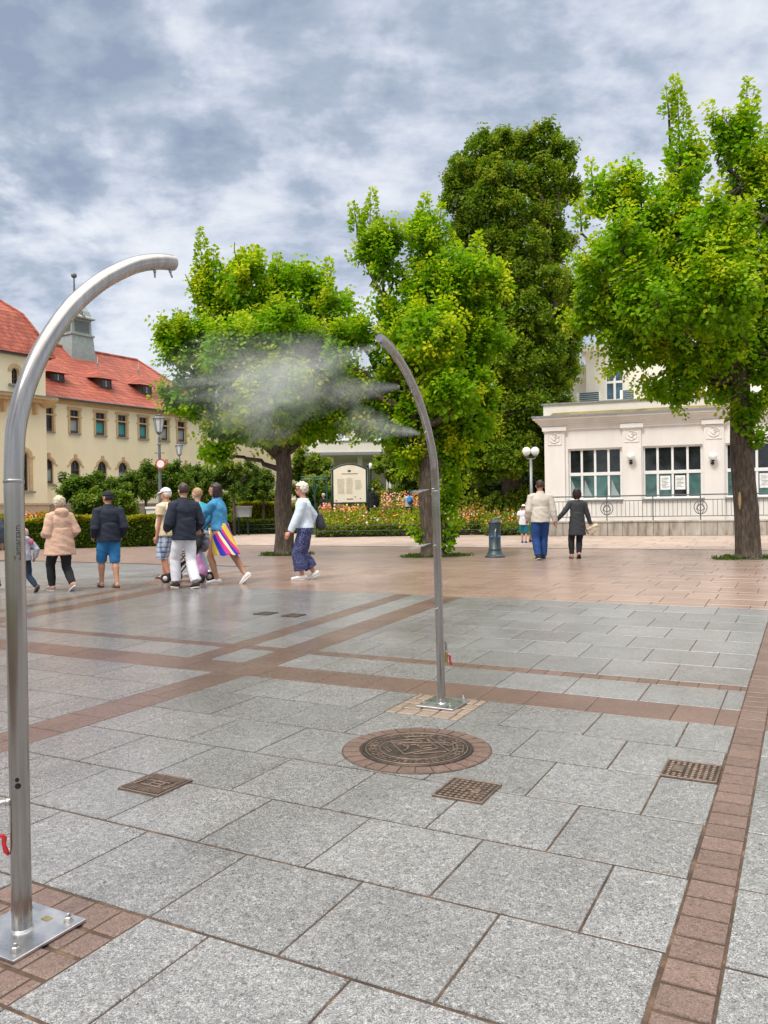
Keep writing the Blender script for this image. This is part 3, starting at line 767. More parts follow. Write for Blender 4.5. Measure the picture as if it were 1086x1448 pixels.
def shoots(g, C, Rr, nsh, upb=.8, lmin=.35, lmax=.8, inner=.45, leaf=.15, nodes=5, per=4, lowcut=None):
    "leafy shoots growing out of an ellipsoid; returns leaf arrays"
    nc = max(3, nsh // 7); ci = g.integers(0, nc, nsh)          # shoots stand in tufts
    dc = unit(g.normal(size=(nc, 3))); rc = g.uniform(inner, 1, nc) ** .6; tc = g.normal(size=nc) * .07
    d = unit(dc[ci] + g.normal(size=(nsh, 3)) * .10)
    base = C + d * Rr * (rc[ci] * g.uniform(.8, 1.02, nsh))[:, None] * .92
    out = unit(d / np.maximum(.25, Rr / Rr.max()))
    dirv = unit(out * .75 + np.array([0, 0, upb]) + g.normal(size=(nsh, 3)) * .28)
    Ls = g.uniform(lmin, lmax, nsh)
    st = g.uniform(-.10, .14, nsh) + tc[ci]                     # each shoot has its own tone
    P = []; Dd = []; S = []; T_ = []
    for k in range(nodes):
        f = (k + .4) / nodes
        q = base + dirv * (Ls * f)[:, None] - np.array([0, 0, .10]) * (Ls * (1 - f))[:, None]
        ph = g.uniform(0, 2 * math.pi, nsh)
        a = unit(np.cross(dirv, np.array([.3, .2, .9]) + g.normal(size=(nsh, 3)) * .2)); b = np.cross(dirv, a)
        for j in range(per):
            an = ph + 2 * math.pi * j / per + g.normal(size=nsh) * .25
            rd = a * np.cos(an)[:, None] + b * np.sin(an)[:, None]
            tilt = .25 + .55 * f
            P.append(q + rd * leaf * .25); Dd.append(unit(rd + dirv * tilt - np.array([0, 0, .28])))
            S.append(leaf * g.uniform(.7, 1.2, nsh) * (1.08 - .42 * f))
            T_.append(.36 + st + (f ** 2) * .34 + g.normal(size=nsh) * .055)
    return [np.concatenate(x) for x in (P, Dd, S, T_)]
def spire(C0, C1, r, leaf, g, tone=.5):
    "upright leader: whorls of leaves round a thin stem, tapering upwards"
    C0, C1 = np.array(C0), np.array(C1); L = np.linalg.norm(C1 - C0); n = max(5, int(L / .085)); P = []; Dd = []; S = []; T_ = []
    for i in range(n):
        f = i / (n - 1); c = C0 + (C1 - C0) * f + np.array([.05 * math.sin(f * 5 + r * 40), .05 * math.cos(f * 4), 0]); rr = r * (1 - f) ** .7 * (.65 + .5 * abs(math.sin(i * 1.9))) + .05
        k = int(9 + rr * 60); a = g.uniform(0, 2 * math.pi, k); q = rr * np.sqrt(g.uniform(.08, 1, k))
        rd = np.stack([np.cos(a), np.sin(a), np.zeros(k)], 1); P.append(c + rd * q[:, None] + np.array([0, 0, 1]) * g.uniform(-.06, .06, k)[:, None]); Dd.append(rd + np.array([0, 0, .45]) + g.normal(size=(k, 3)) * .3)
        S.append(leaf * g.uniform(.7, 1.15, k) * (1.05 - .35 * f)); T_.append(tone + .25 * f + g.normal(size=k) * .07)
    return [np.concatenate(x) for x in (P, Dd, S, T_)]
def limb(m, p, q, r0, r1, sag=.0, n=7, wob=.12, g=random):
    p, q = Vector(p), Vector(q); L = (q - p).length; pts = []; rs_ = []
    for i in range(n + 1):
        f = i / n; x = p.lerp(q, f); w_ = wob * L * .12 * math.sin(f * math.pi)
        pts.append(x + Vector((g.uniform(-1, 1) * w_, g.uniform(-1, 1) * w_, sag * L * math.sin(f * math.pi)))); rs_.append(r0 + (r1 - r0) * f)
    m.tube(pts, rs_, 9)
def tree(name, label, base, Y, blobs, fork, r0, mat, leaf, dens, seed, group, cat='tree', upb=.8, lsh=(.35, .8), nodes=5, per=4, lean=0, bark=None, wdepth=1.0, tone_b=0, spires=(), fill=6):
    g = np.random.default_rng(seed); rg = random.Random(seed)
    B = Vector((base.x, base.y, 0)); T = thing(name, label, cat, B, 0, group)
    k = Y / FPX; arrs = []; m = MB(); m.smooth = True
    F = at(fork[0], fork[1], Y) - B; F.y = 0
    # trunk with root flare
    pts = [Vector((0, 0, -.05)), Vector((0, 0, .05)), Vector((.0, 0, .25)), F * .25 + Vector((.02, .01, 0)), F * .5 + Vector((-.02, 0, 0)), F * .75 + Vector((.03, .02, 0)), F]
    m.tube(cat_pts(pts, 4), [r0 * x for x in np.interp(np.linspace(0, 1, 25), [0, .12, .22, .4, 1], [1.5, 1.32, 1.08, 1.0, .78])], 18)
    for bx, by, rx, ry, dz, rd in blobs:
        C = at(bx, by, Y + dz) - B; kk = (Y + dz) / FPX
        Rr = np.array([rx * kk, rd if rd else (rx * kk * .9 + .15) * wdepth, ry * kk])
        area = Rr[0] * Rr[2] * 4 + Rr[0] * Rr[1] * 2 + Rr[1] * Rr[2] * 2
        a = shoots(g, np.array(C), np.maximum(.08, Rr - leaf * .9), max(6, int(area * dens)), upb, *lsh, leaf=leaf, nodes=nodes, per=per)
        a[3] = a[3] + g.uniform(-.07, .07) + tone_b; arrs.append(a)
        ni = int(area * dens * fill); d_ = unit(g.normal(size=(ni, 3))) * (g.uniform(.05, 1, ni) ** .45)[:, None]      # loose inner leaves
        arrs.append([np.array(C) + d_ * Rr * .86, d_ + g.normal(size=(ni, 3)) * .6 - np.array([0, 0, .2]), leaf * g.uniform(.75, 1.2, ni), .40 + tone_b + g.normal(size=ni) * .07])
        low = C - Vector((0, 0, Rr[2] * .5)); st = F * rg.uniform(.86, 1.0) if low.z > F.z else F * rg.uniform(.8, .95)
        limb(m, st, low.lerp(C, .6), r0 * rg.uniform(.26, .42), r0 * .09, .06, 8, 1.0, rg)
        limb(m, low.lerp(C, .6), C + Vector((0, 0, Rr[2] * .88)), r0 * .10, .012, .02, 6, .8, rg)
        for q in range(5):
            e = C + Vector(tuple(g.normal(size=3) * Rr * .55)); limb(m, low.lerp(C, rg.uniform(.2, .9)), e, r0 * .07, .010, .05, 5, 1.0, rg)
    for x0, y0, x1, y1, wpx, dz in spires:
        A, Z = at(x0, y0, Y + dz) - B, at(x1, y1, Y + dz) - B; arrs.append(spire(A, Z, wpx * k, leaf, g)); m.tube([A - Vector((0, 0, .2)), A, A.lerp(Z, .6), Z], [.026, .022, .013, .005], 7); limb(m, F * .97, A - Vector((0, 0, .15)), r0 * .22, .025, .03, 9, .8, rg)
    m.build('trunk', bark or BARK, T)
    P, Dd, S, Tn = (np.concatenate(x) for x in zip(*arrs))
    leaf_object('crown', P, Dd, S, Tn, mat, T, seed=seed)
    return T
def grass_tuft(c, rx, ry, n, seed, h=.10, label=None):
    g = np.random.default_rng(seed)
    a = g.uniform(0, 2 * math.pi, n); r_ = np.sqrt(g.uniform(0, 1, n)) * (1 + .25 * np.sin(3 * a + seed))
    P = np.stack([c.x + rx * r_ * np.cos(a), c.y + ry * r_ * np.sin(a), np.zeros(n)], 1)
    Dd = g.normal(size=(n, 3)) * .45 + np.array([0, 0, 1])
    o = leaf_object('grass', P, Dd, g.uniform(.5, 1.2, n) * h, g.uniform(.1, .7, n), HEDGE, width=.22, seed=seed); o['kind'] = 'stuff'
    mm = MB(); n_ = 20; mm.add([(c.x + rx * 1.05 * math.cos(2 * math.pi * i / n_) * (1 + .1 * math.sin(i * 2.3)), c.y + ry * 1.05 * math.sin(2 * math.pi * i / n_), .012) for i in range(n_)], [tuple(range(n_))])
    mm.build('tree_pit', TURF)['kind'] = 'structure'
GT_ = 'maple trees lining the plaza'
T1, T2, T3 = gnd(402, 785), gnd(612, 787), gnd(1058, 790)
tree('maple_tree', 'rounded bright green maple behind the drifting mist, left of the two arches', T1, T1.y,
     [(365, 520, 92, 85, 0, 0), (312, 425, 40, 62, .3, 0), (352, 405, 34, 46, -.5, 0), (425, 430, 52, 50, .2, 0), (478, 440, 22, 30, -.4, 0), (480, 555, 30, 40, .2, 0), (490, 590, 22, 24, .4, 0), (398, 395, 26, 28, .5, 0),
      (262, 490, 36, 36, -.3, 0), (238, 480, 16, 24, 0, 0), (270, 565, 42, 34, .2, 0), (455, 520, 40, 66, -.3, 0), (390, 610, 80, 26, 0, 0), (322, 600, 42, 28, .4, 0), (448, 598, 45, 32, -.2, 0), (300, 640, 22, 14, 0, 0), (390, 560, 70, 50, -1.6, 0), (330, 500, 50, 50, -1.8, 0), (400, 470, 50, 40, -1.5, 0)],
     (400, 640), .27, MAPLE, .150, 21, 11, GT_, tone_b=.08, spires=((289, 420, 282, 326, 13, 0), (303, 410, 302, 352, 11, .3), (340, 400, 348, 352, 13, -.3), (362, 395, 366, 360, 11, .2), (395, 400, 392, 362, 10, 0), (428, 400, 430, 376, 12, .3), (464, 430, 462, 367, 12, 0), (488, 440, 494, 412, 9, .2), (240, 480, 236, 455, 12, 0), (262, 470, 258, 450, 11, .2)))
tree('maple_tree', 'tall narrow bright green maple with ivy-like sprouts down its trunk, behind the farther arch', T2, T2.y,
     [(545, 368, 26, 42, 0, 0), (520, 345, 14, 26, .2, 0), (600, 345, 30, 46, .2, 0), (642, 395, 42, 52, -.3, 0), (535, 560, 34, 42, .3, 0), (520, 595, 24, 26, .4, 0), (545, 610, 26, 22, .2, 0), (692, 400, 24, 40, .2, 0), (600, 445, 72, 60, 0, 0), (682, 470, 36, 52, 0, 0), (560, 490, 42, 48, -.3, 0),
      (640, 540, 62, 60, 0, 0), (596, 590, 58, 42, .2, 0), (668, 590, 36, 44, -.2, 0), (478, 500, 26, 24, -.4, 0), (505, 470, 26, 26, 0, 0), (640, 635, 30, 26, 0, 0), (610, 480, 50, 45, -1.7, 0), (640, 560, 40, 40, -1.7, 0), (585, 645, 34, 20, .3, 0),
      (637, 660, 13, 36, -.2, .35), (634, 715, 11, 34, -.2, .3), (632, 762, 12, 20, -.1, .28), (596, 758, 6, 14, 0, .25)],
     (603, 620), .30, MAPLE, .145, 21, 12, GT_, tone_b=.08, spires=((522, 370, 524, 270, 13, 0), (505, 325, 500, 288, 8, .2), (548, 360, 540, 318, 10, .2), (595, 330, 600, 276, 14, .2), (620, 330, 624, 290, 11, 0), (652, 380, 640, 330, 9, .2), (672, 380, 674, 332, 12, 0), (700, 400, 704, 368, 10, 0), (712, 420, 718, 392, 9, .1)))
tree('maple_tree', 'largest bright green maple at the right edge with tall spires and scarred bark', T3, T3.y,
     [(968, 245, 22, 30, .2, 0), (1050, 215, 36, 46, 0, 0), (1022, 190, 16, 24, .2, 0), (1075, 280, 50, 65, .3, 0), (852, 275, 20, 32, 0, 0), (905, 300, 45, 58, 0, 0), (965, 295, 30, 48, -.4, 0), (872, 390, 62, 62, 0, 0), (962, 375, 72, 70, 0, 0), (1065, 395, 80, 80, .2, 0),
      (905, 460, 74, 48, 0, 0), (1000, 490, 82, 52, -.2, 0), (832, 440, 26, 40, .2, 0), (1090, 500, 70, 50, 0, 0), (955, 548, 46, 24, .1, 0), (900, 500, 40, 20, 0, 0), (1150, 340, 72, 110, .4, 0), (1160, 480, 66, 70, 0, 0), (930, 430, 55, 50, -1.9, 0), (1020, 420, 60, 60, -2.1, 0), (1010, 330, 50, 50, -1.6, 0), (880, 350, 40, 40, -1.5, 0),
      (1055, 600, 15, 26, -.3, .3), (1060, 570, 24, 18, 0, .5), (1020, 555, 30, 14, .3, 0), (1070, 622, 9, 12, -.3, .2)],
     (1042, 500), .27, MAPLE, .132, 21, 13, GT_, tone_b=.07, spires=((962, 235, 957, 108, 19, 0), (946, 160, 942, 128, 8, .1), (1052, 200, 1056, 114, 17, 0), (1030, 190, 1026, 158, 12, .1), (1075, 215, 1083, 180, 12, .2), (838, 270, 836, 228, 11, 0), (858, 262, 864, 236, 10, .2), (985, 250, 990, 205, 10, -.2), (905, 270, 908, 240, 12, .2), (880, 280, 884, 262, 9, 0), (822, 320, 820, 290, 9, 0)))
for c, rx, ry, sd_ in ((T1, .72, .42, 1), (T2, .85, .50, 2), (T3, .78, .42, 3)): grass_tuft(c, rx, ry, 700, sd_)
# pale open scar low on the right maple
def bark_scar():
    pr = [gnd(1058, 790)]; k = 18.13 / FPX; m = MB(); m.smooth = True
    c0 = at(1046, 708, T3.y - .30); pts = []
    m.ball((c0.x, c0.y, c0.z), (.035, .02, .20), 12, 10); o = m.build('bark_scar', plain('bare_wood', (.38, .25, .13), .7, 0, 12, .3), None)
    for t_ in bpy.data.objects:
        if t_.name.startswith('maple_tree') and 'largest' in t_.get('label', ''):
            o.parent = t_; o.location = -Vector(t_.location)
bark_scar()
BT = Vector((at(722, 740, 38).x, 38, 0))
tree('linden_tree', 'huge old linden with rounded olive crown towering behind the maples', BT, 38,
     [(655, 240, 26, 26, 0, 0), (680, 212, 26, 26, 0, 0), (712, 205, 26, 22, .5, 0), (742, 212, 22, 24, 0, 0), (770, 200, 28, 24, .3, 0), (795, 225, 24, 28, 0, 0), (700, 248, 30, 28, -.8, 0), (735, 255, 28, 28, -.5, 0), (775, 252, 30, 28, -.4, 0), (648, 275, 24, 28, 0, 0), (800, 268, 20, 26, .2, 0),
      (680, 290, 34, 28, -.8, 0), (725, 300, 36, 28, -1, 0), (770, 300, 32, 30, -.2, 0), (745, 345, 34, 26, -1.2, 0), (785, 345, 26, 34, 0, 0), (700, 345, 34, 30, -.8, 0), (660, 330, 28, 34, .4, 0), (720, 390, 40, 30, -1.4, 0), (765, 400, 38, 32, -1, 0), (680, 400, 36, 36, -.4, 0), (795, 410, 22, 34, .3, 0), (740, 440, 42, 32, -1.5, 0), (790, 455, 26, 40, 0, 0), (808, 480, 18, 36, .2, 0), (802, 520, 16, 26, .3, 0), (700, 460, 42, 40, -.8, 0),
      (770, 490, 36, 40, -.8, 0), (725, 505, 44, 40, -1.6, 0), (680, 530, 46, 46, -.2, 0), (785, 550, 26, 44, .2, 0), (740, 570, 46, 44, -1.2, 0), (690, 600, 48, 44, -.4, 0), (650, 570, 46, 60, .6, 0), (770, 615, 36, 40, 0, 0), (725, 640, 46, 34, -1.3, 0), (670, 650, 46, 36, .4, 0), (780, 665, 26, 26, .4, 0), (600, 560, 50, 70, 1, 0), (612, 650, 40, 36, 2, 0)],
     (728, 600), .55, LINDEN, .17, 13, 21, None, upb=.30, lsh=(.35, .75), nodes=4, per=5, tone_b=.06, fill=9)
# leaf volumes for hedges and beds
def leaf_box(g, x0, x1, y0, y1, z0, z1, n, faces=('top', 'front')):
    P = np.stack([g.uniform(x0, x1, n), g.uniform(y0, y1, n), g.uniform(z0, z1, n)], 1)
    f = g.choice(len(faces), n); nr = np.zeros((n, 3))
    for i, w_ in enumerate(faces):
        s = f == i; dpt = np.abs(g.normal(size=s.sum())) * .07
        if w_ == 'top': P[s, 2] = z1 - dpt + .03; nr[s] = (0, 0, 1)
        if w_ == 'front': P[s, 1] = y0 + dpt; nr[s] = (0, -1, 0)
        if w_ == 'right': P[s, 0] = x1 - dpt; nr[s] = (1, 0, 0)
        if w_ == 'left': P[s, 0] = x0 + dpt; nr[s] = (-1, 0, 0)
    Dd = nr + g.normal(size=(n, 3)) * .7 + np.array([0, 0, .5])
    P[:, 2] += .05 * np.sin(P[:, 0] * 2.1) + .03 * np.sin(P[:, 0] * 5.3 + P[:, 1] * 3)
    return P, Dd
COREM = plain('hedge_core', (.016, .026, .009), .95, 0, 6, .3)  # near-black green for the solid box inside each hedge
def hedge(label, p0, p1, depth, h, top_mat, side_mat, n, seed, leaf=.075, top_share=.35, name='hedge', group='clipped hedges round the lawn'):
    d = Vector((p1.x - p0.x, p1.y - p0.y, 0)); L = d.length; rz = math.atan2(d.y, d.x)
    T = thing(name, label, 'hedge', Vector((p0.x, p0.y, 0)), rz, group); g = np.random.default_rng(seed)
    m = MB(); m.bbox(.05, L - .05, .06, depth - .05, 0, h - .08); m.build('dark_core', COREM, T)
    P, Dd = leaf_box(g, 0, L, 0, depth, .0, h, int(n * (1 - top_share)), ('front', 'front', 'front', 'right', 'left'))
    leaf_object('side_leaves', P, Dd, g.uniform(.7, 1.3, len(P)) * leaf, g.uniform(.1, .8, len(P)), side_mat, T, seed=seed)
    P, Dd = leaf_box(g, 0, L, 0, depth, h - .12, h, int(n * top_share), ('top', 'top', 'front'))
    leaf_object('top_leaves', P, Dd, g.uniform(.7, 1.35, len(P)) * leaf, g.uniform(.1, 1, len(P)), top_mat, T, seed=seed + 1)
    return T
hedge('long clipped hedge with yellow top at the left, behind the walkers', gnd(-60, 780), Vector((at(222, 768, 29.5).x, 29.2, 0)), 1.7, 1.06, GOLD, HEDGE, 26000, 31, .085)
hedge('second lower yellow-green hedge behind the long left hedge', Vector((at(-60, 730, 34).x, 34, 0)), Vector((at(190, 730, 34.5).x, 34.5, 0)), 1.2, 1.22, GOLD, HEDGE, 9000, 33, .085)
hedge('golden hedge beside the grey planter box, left of the middle maple', Vector((at(338, 735, 44).x, 44, 0)), Vector((at(402, 735, 43.6).x, 43.6, 0)), 2.5, 1.62, GOLD, GOLD, 6000, 35, .10)
hedge('low dark green hedge strip along the far side of the path', Vector((at(300, 742, 42).x, 42, 0)), Vector((at(460, 742, 42).x, 42, 0)), 1.0, .72, HEDGE, HEDGE, 6000, 36, .09)
# clipped standard trees in front of the yellow building
def small_tree(px, py, rx, ry, Y, seed, label, mat=HEDGE, group='small clipped trees in front of the yellow building'):
    c = at(px, py, Y); k = Y / FPX; B = Vector((c.x, Y, 0)); g = np.random.default_rng(seed); T = thing('clipped_tree', label, 'tree', B, 0, group)
    m = MB(); m.smooth = True; m.tube([(0, 0, -.02), (.02, 0, c.z * .4), (-.01, 0, c.z * .75), (0, 0, c.z)], [.085, .07, .06, .04], 10)
    for q in range(6): m.tube([(0, 0, c.z - ry * k * .5), tuple(g.normal(size=3) * np.array([rx, rx, ry]) * k * .45 + np.array([0, 0, c.z]))], [.035, .012], 6)
    m.build('trunk', BARK, T)
    A = []
    for q in range(7):
        o_ = g.normal(size=3) * np.array([rx, rx * .8, ry]) * k * .42; A.append(shoots(g, np.array([0, 0, c.z]) + o_, np.array([rx * .62, rx * .6, ry * .6]) * k, 60, .5, .2, .5, leaf=.15, nodes=4, per=4))
    P, Dd, S, Tn = (np.concatenate(x) for x in zip(*A)); leaf_object('crown', P, Dd, S, Tn - .1, mat, T, seed=seed)
    return T
for i, (px, py, rx, ry, Y, lb) in enumerate([
    (112, 683, 24, 20, 34, 'round clipped small tree above the cap-wearing walker, leftmost of the row'), (155, 684, 30, 24, 36, 'broad clipped small tree with flowers, second from left in front of the yellow building'),
    (206, 680, 26, 23, 36, 'dark clipped small tree just left of the lantern with the round sign'), (247, 678, 26, 26, 38, 'clipped small tree just right of the lantern with the round sign'),
    (287, 676, 28, 27, 40, 'clipped small tree above the walker in the white cap group'), (330, 672, 32, 27, 40, 'clipped small tree with thick grey stem, left of the middle maple trunk'),
    (372, 678, 26, 24, 43, 'clipped small tree just left of the middle maple trunk'), (432, 690, 26, 22, 46, 'clipped small tree above the green garden frame')]):
    small_tree(px, py + 7, rx, ry * .72, Y, 50 + i, lb, HEDGE)
def bush(px, py, rx, ry, Y, seed, label, mat, leaf=.13, name='bush', group=None, n=90, sub=8):
    c = at(px, py, Y); k = Y / FPX; B = Vector((c.x, Y, 0)); g = np.random.default_rng(seed); T = thing(name, label, 'bush', B, 0, group)
    A = []; m = MB(); m.smooth = True
    for q in range(sub):
        o_ = g.normal(size=3) * np.array([rx, rx * .7, ry]) * k * .42; cc = np.array([0, 0, max(.2, c.z)]) + o_
        A.append(shoots(g, cc, np.array([rx * .6, rx * .5, ry * .62]) * k, n, .5, .2, .55, leaf=leaf, nodes=4, per=4)); m.tube([(0, 0, -.02), tuple(cc * .5), tuple(cc)], [.06, .04, .015], 6)
    m.build('stems', BARK, T); P, Dd, S, Tn = (np.concatenate(x) for x in zip(*A)); s = P[:, 2] > 0
    leaf_object('leaves', P[s], Dd[s], S[s], Tn[s], mat, T, seed=seed); return T
for i, a in enumerate([
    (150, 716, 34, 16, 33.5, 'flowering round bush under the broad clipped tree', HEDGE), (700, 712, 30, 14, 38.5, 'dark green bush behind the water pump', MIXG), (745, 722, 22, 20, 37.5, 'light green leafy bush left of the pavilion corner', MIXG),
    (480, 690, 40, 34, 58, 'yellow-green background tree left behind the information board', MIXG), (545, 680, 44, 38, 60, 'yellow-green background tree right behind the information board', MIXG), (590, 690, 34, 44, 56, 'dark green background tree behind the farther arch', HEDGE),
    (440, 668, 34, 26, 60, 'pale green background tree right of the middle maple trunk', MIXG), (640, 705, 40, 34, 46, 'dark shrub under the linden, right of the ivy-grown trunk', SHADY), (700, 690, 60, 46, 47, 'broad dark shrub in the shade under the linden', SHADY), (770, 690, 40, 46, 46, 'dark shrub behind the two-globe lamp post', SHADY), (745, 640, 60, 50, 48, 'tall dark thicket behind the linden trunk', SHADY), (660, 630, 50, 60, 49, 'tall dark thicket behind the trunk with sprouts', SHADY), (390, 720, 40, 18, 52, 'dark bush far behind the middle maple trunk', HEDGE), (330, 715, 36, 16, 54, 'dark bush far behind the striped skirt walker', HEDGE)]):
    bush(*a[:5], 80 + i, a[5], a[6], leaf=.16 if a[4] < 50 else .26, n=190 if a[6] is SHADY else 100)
# flower beds
def flower_bed(x0, x1, Y, depth, h, n, seed, label, nfl, z0=0):
    g = np.random.default_rng(seed); a, b = at(x0, 740, Y).x, at(x1, 740, Y).x
    T = thing('flower_bed', label, 'flower bed', Vector((a, Y, z0)), 0, 'flower beds behind the low rail'); L = b - a
    m = MB(); m.bbox(0, L, .1, depth, 0, .25); m.build('soil', plain('dark_soil', (.03, .022, .015), .95), T)
    C = np.stack([g.uniform(0, L, n // 14), g.uniform(.05, depth, n // 14)], 1)
    hh = h * (.45 + .55 * np.clip(C[:, 1] / depth, 0, 1)) * g.uniform(.75, 1.12, len(C))
    ci = g.integers(0, len(C), n); f = g.uniform(.1, 1, n)
    P = np.stack([C[ci, 0] + g.normal(size=n) * .10, C[ci, 1] + g.normal(size=n) * .08, hh[ci] * f], 1)
    tn = np.clip(.15 + .5 * f + (ci % 7) / 7 * .3 + g.normal(size=n) * .1, 0, 1)
    q = leaf_object('leaves', P, g.normal(size=(n, 3)) * .8 + np.array([0, -.3, .7]), g.uniform(.07, .17, n), tn, MIXG, T, seed=seed, width=.55); q['kind'] = 'stuff'
    for w_, (colr, share) in {'orange': ((.75, .17, .03), .3), 'yellow': ((.80, .50, .03), .25), 'pink': ((.72, .27, .28), .3), 'white': ((.8, .75, .68), .15)}.items():
        k_ = int(nfl * share); zone = g.uniform(0, L, 9); ci = g.integers(0, 9, k_)
        px_ = np.clip(zone[ci] + g.normal(size=k_) * .22, 0, L); py_ = g.uniform(0, depth, k_)
        P = np.stack([px_, py_, h * (.5 + .55 * py_ / depth) * g.uniform(.75, 1.1, k_)], 1)
        q = leaf_object(w_ + '_blossoms', P, g.normal(size=(k_, 3)) + np.array([0, -.5, .6]), g.uniform(.07, .13, k_), g.uniform(0, 1, k_), plain('petal_' + w_, colr, .6, 0, 3, .15), T, seed=seed + 5, width=1.0, fold=.05); q['kind'] = 'stuff'
    return T
flower_bed(447, 608, 35.6, 2.2, 1.22, 24000, 101, 'colourful flower bed below the information board', 230)
flower_bed(628, 692, 35.6, 2.2, 1.35, 6500, 102, 'orange and yellow flower bed between the ivy-grown trunk and the water pump', 230)
flower_bed(690, 772, 34.4, 1.6, 1.0, 9000, 103, 'green flower bed with white blossoms between the water pump and the pavilion', 160)
flower_bed(452, 520, 39.6, 1.2, .95, 3500, 104, 'pink flower bed behind the information board posts', 700, .5)
flower_bed(540, 600, 52, 2.5, 1.7, 4000, 105, 'far yellow and orange flower bed under the background trees', 900, .5)
flower_bed(0, 66, 31.5, .9, 1.16, 1500, 106, 'red-orange flower strip behind the left hedge', 900)
# low iron rail round the beds
def low_rail(x0, x1, Y, label):
    a, b = at(x0, 740, Y).x, at(x1, 740, Y).x; T = thing('low_rail', label, 'fence', Vector((a, Y, 0)), 0, 'low dark rails round the beds'); L = b - a
    m = MB()
    for z in (.28, .50): m.tube([(0, 0, z), (L, 0, z)], .022, 6)
    m.build('rail', GREEND, T); n = max(2, int(L / 1.5))
    for i in range(n + 1): MB().tube([(L * i / n, 0, 0), (L * i / n, 0, .55)], .026, 6).build('post', GREEND, T)
low_rail(447, 605, 35.3, 'low dark rail in front of the flower bed below the information board'); low_rail(632, 775, 34.2, 'low dark rail behind the water pump')
low_rail(300, 402, 41.6, 'low dark rail in front of the golden hedge')

a, b, c_, d_ = at(436, 720, 39.2), at(655, 720, 39.2), at(680, 720, 78), at(425, 720, 78); m = MB(); m.prism([(a.x, 39.2), (b.x, 39.2), (c_.x, 78), (d_.x, 78)], -.01, .5); tag(m.build('raised_lawn', TURF), kind='structure')

hedge('tall hedge added below the linden, its shade put into near-black leaves', Vector((at(622, 735, 52).x, 52, 0)), Vector((at(835, 735, 52).x, 52, 0)), 1.6, 6.6, SHADY, SHADY, 16000, 39, .26, .12, 'hedge', None)  # hedge added to fill the dark hollow, shade painted into its leaves
# ---------------------------------------------------------------- buildings
class Facade:
    def __init__(s, O, ang): s.O = Vector((O.x, O.y, 0)); s.d = Vector((math.cos(ang), math.sin(ang), 0)); s.n = Vector((-s.d.y, s.d.x, 0)); s.ang = ang
    def sz(s, px, py, off=0):
        "photo pixel -> (along facade, height) on the plane shifted inwards by off"
        r_ = ray(px, py); o = s.O + s.n * off - Vector((0, 0, EYE)); t = s.n.dot(o) / s.n.dot(r_)
        p = r_ * t; return (p - (s.O - Vector((0, 0, 0)))).dot(s.d), p.z + EYE
def wall_grid(m, x0, x1, z0, z1, holes, y0, depth):
    "front sheet with openings and reveals; holes: (x0,x1,z0,z1)"
    xs = sorted({x0, x1, *[h[0] for h in holes], *[h[1] for h in holes]}); zs = sorted({z0, z1, *[h[2] for h in holes], *[h[3] for h in holes]})
    xs = [x for x in xs if x0 <= x <= x1]; zs = [z for z in zs if z0 <= z <= z1]
    for i in range(len(xs) - 1):
        for j in range(len(zs) - 1):
            cx_, cz_ = (xs[i] + xs[i + 1]) / 2, (zs[j] + zs[j + 1]) / 2
            if any(h[0] < cx_ < h[1] and h[2] < cz_ < h[3] for h in holes): continue
            m.add([(xs[i], y0, zs[j]), (xs[i + 1], y0, zs[j]), (xs[i + 1], y0, zs[j + 1]), (xs[i], y0, zs[j + 1])], [(0, 1, 2, 3)])
    for a, b, c, d in holes:
        y1 = y0 + depth
        m.add([(a, y0, c), (a, y0, d), (a, y1, d), (a, y1, c)], [(0, 1, 2, 3)]); m.add([(b, y0, c), (b, y1, c), (b, y1, d), (b, y0, d)], [(0, 1, 2, 3)])
        m.add([(a, y0, d), (b, y0, d), (b, y1, d), (a, y1, d)], [(0, 1, 2, 3)]); m.add([(a, y0, c), (a, y1, c), (b, y1, c), (b, y0, c)], [(0, 1, 2, 3)])
def spandrel(m, a, b, zs_, zt, y0, y1, n=10):
    "fills the corners above an arch springing at zs_ with crown zt"
    cx_, r_, h = (a + b) / 2, (b - a) / 2, zt - zs_
    L = [(a, zs_)] + [(cx_ - r_ * math.cos(math.pi / 2 * i / n), zs_ + h * math.sin(math.pi / 2 * i / n)) for i in range(n + 1)] + [(a, zt)]
    L = [L[0]] + L[2:]
    for P in (L, [(2 * cx_ - p[0], p[1]) for p in L]): m.prismY(P, y0 + .002, y1)
def plaster(name, col, dirt=.08):
    t = NT(name); g = t.new('NewGeometry'); pos = g.outputs['Position']
    n1_ = t.noise(pos, .35, 6, .65); n2_ = t.noise(t.mapping(pos, scale=(1, 1, .12)), 1.6, 5, .6); n3_ = t.noise(pos, 18, 3)
    lo = tuple(x * (1 - dirt) for x in col)
    c = t.ramp(t.math('ADD', t.math('MULTIPLY', n1_, .5), t.math('MULTIPLY', n2_, .5)), [(.36, lo), (.6, col)])
    t.bsdf(c, .85, 0, t.bump(n3_, .006, .35)); return t.m
YEL = plaster('yellow_plaster', (.87, .765, .52)); TRIMY = plain('sandstone_trim', (.55, .38, .20), .8, 0, 3, .12, .004, 40)
CREAM = plaster('cream_plaster', (.80, .75, .65), .10); WHITEP = plaster('white_plaster', (.82, .775, .725), .15)
BROWNF = plain('brown_window_wood', (.10, .055, .035), .5, 0, 12, .25); SILL = plain('sill_metal', (.26, .27, .27), .5, .3)
